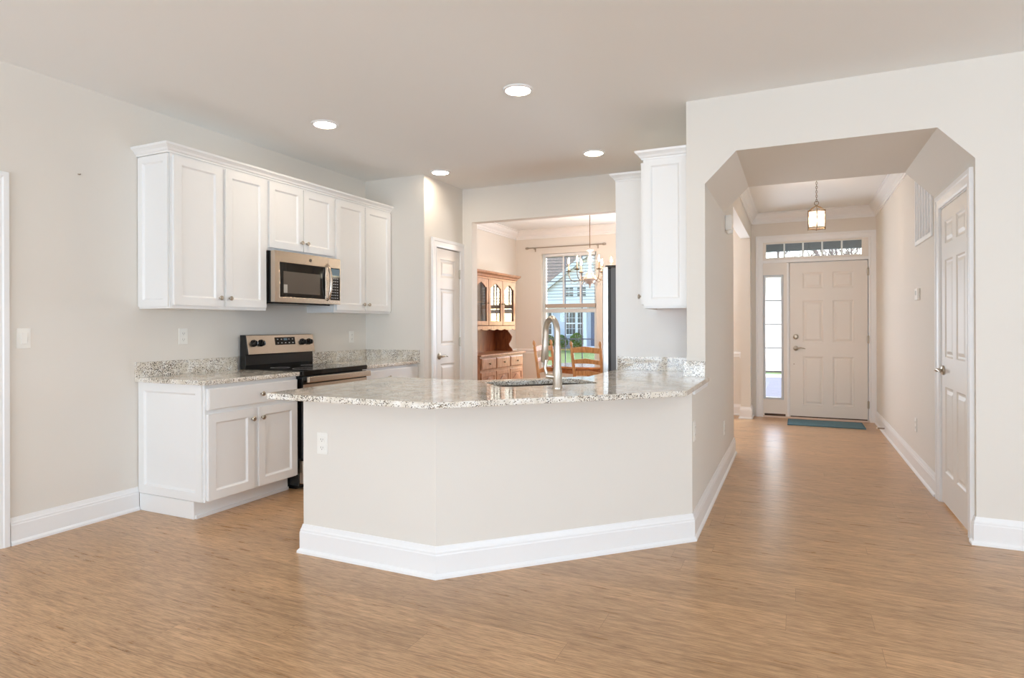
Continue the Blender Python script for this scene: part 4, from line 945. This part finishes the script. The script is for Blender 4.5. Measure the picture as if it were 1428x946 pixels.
c = copy_tree(ch0); c['label'] = 'oak ladder-back chair seen side-on at the left of the table, behind the faucet'; put(c, -2.54, 6.97, -9)
c = copy_tree(ch0); c['label'] = 'oak ladder-back chair partly hidden behind the fridge edge'; put(c, -2.19, 7.93, 260)

# ------------------------------------------------------------------ outside
G0 = -.45
tag(W().box(-45, 45, 9.13, 100, G0 - .3, G0).build('lawn', GRASS), 'green front lawn outside the windows', 'lawn', kind='stuff')
tag(W().box(-1.6, 2.6, 9.13, 17.0, -.3, -.10).build('walkway', CONC), 'grey concrete porch slab and walk outside the sidelight', 'walkway')
tag(W().box(-8, 8, 17.05, 18.1, G0, -.10).build('curb', SIDEW), 'pale kerb at the end of the concrete walk', 'kerb')
tag(W().box(-8, 8, 18.15, 30, G0, -.12).build('verge', GRASS), 'grass verge beyond the kerb', 'verge', kind='stuff')
pr_ = thing('porch_roof', 'slate grey eave board seen through the top of the transom', 'eave', (0, 9.6, 2.4))
q = W(); q.box(-1.7, 2.7, 9.13, 10.0, 2.62, 2.70); q.build('soffit', SOFFIT, pr_)
q = W(); q.box(-1.7, 2.7, 9.9, 10.0, 2.325, 2.62); q.build('beam', SOFFIT, pr_)

# neighbour house across the street, facade plane y = 41
HYF = 41.0
nh = thing('neighbour_house', 'pale sided house with white gables across the street', 'house', (-14, 43, G0))
def lap(mb, x0, x1, z0, z1, yf, step=.14):
    z = z0
    while z < z1 - .001: zt2 = min(z + step, z1); mb.prism([(yf - .03, z), (yf, z), (yf, zt2), (yf - .01, zt2)], x0, x1, axis='u'); z += step
q = W(); q.box(-24, -7, HYF, HYF + 9, G0, 2.75); q.build('walls', SIDING, nh)
q = W(); lap(q, -24, -13.05, G0 + .2, 2.35, HYF - .001); q.build('lap_siding', SIDING, nh)
q = W(); q.box(-24, -13.0, HYF - .12, HYF - .03, 2.28, 2.75); q.build('frieze', SIDEW, nh)
# front porch gable
q = W(); q.prism([(-17.2, 2.75), (-8.6, 2.75), (-12.9, 5.95)], HYF - .5, HYF + 4, axis='n'); q.build('gable', SIDEW, nh)
q = W(); q.sweep([(-17.6, 2.45), (-12.9, 5.95), (-8.2, 2.45)], [(0, HYF - .75), (.34, HYF - .75), (.34, HYF + 4.2), (0, HYF + 4.2)], 1, plane='uz'); 
q2 = W(); q2.v = [Vector((v.x, v.y, v.z)) for v in q.v]; q2.f = q.f; q2.build('gable_roof', SHING, nh)
q = W(); q.sweep([(-17.6, 2.42), (-12.9, 5.92), (-8.2, 2.42)], [(0, HYF - .80), (.30, HYF - .80), (.30, HYF - .72), (0, HYF - .72)], 1, plane='uz'); q.build('rake_board', SIDEW, nh)
q = W(); q.box(-17.2, -8.6, HYF - .62, HYF - .5, 2.62, 2.95); q.build('gable_band', SIDEW, nh)
q = W(); q.prism([(HYF - .6, 2.7), (HYF + 4.5, 7.2), (HYF + 9.6, 2.7)], -24.5, -6.5, axis='u'); q.build('main_roof', SHING, nh)
def farwin(x0, x1, z0, z1, yf, cols=3):
    q = W(); q.box(x0 - .09, x1 + .09, yf - .07, yf, z0 - .09, z1 + .09); f = q.build('window', SIDEW, nh)
    q = W(); q.box(x0, x1, yf - .085, yf - .071, z0, z1); q.build('pane', EXGLASS, f)
    q = W(); zm = (z0 + z1) / 2; q.box(x0, x1, yf - .11, yf - .086, zm - .04, zm + .04)
    for i in range(1, cols): u = x0 + (x1 - x0) * i / cols; q.box(u - .012, u + .012, yf - .10, yf - .086, z0, z1)
    for a_, b_ in ((z0, zm), (zm, z1)): q.box(x0, x1, yf - .10, yf - .086, (a_ + b_) / 2 - .012, (a_ + b_) / 2 + .012)
    q.build('muntin', SIDEW, f)
farwin(-14.62, -13.97, .62, 2.12, HYF - .03); farwin(-13.78, -13.2, .62, 2.12, HYF - .03); farwin(-16.4, -15.75, .62, 2.12, HYF - .03)
farwin(-14.55, -13.95, 3.25, 3.85, HYF - .5, 2); farwin(-13.65, -13.05, 3.25, 3.85, HYF - .5, 2)
q = W(); q.box(-12.85, -11.2, HYF - .06, HYF, G0 + .1, 2.3); q.build('front_door', EXBLUE, nh)
q = W(); q.box(-13.02, -12.82, HYF - 1.2, HYF - 1.0, G0 + .1, 2.6); q.build('porch_column', SIDEW, nh)
q = W(); q.box(-13.1, -9, HYF - 1.4, HYF, G0, G0 + .25); q.build('porch_slab', SIDEW, nh)
tag(W().box(-22, -13.1, HYF - 1.6, HYF - .1, G0, G0 + .06).build('flower_bed', MULCH), 'yellowish planting bed along the neighbour house', 'flower bed')

def bush(x, y, h, label, first=None, grp='shrubs along the neighbour house'):
    if first is not None:
        c = copy_tree(first); c.location = (x, y, G0 + .05); c['label'] = label; c.scale = (h, h, h); return c
    c = thing('shrub', label, 'shrub', (0, 0, 0), grp)
    q = MB(); rnd = random.Random(3)
    for i in range(900):
        a, b_ = rnd.uniform(0, 2 * PI), rnd.uniform(-.9, 1); rr = rnd.uniform(.6, 1) * .45; p = Vector((rr * math.cos(a) * math.sqrt(1 - b_ * b_), rr * math.sin(a) * math.sqrt(1 - b_ * b_), .5 + .45 * b_))
        d = Vector((rnd.uniform(-1, 1), rnd.uniform(-1, 1), rnd.uniform(-.3, 1))).normalized() * .09; e = d.cross(Vector((rnd.uniform(-1, 1), rnd.uniform(-1, 1), rnd.uniform(-1, 1)))).normalized() * .035
        i0 = [q.P(*(p - d * .5)), q.P(*(p + e)), q.P(*(p + d * .6)), q.P(*(p - e))]; q.f.append(i0)
    q.build('foliage', LEAF, c, merge=False)
    q = MB(); q.tube([(0, 0, 0), (0, 0, .5)], [.03, .015], 6); q.build('stem', BARK, c)
    c.location = (x, y, G0 + .05); c.scale = (h, h, h); return c
b0 = bush(-15.65, HYF - .85, 1.0, 'small green shrub under the left window of neighbour house')
bush(-14.7, HYF - .85, 1.0, 'small green shrub between the windows of the neighbour house', b0)
bush(-13.6, HYF - .85, 1.15, 'larger green shrub beneath the right window of neighbour house', b0)

def tree(x, y, h, label, seed, n=5):
    c = thing('bare_tree', label, 'tree', (x, y, G0), 'bare winter trees beyond the houses')
    q = MB((x, y, G0)); rnd = random.Random(seed)
    def br(p, d, L, r, lev):
        e = p + d * L; mid = p + d * L * .5 + Vector((rnd.uniform(-1, 1), rnd.uniform(-1, 1), 0)) * L * .06
        q.tube([p, mid, e], [r, r * .8, r * .6], 6 if lev < 2 else 4, cap=False)
        if lev >= n: return
        for k in range(3 if lev < 4 else 2):
            nd = (d + Vector((rnd.uniform(-1, 1), rnd.uniform(-1, 1), rnd.uniform(-.25, .6))) * .75).normalized(); br(p + d * L * rnd.uniform(.6, 1), nd, L * rnd.uniform(.6, .8), r * .55, lev + 1)
    br(Vector((0, 0, 0)), Vector((0, 0, 1)), h * .32, h * .018, 0); q.build('branches', BARK, c, merge=False); return c
for i, (x, y, h, l) in enumerate(((-22, 60, 11, 'bare tree rising behind the left of the neighbour roof'), (-17.5, 62, 11, 'bare tree rising behind the middle of the neighbour roof'), (-1.3, 33, 8, 'bare tree at left of the transom view'), (-.1, 37, 8.6, 'bare tree just left of the transom middle'), (1.0, 32, 7.8, 'bare tree in the middle of the transom view'), (2.0, 36, 8.6, 'bare tree just right of the transom middle'), (3.2, 34, 8.2, 'bare tree at right of the transom view'))): tree(x, y, h, l, 11 + i, 6)
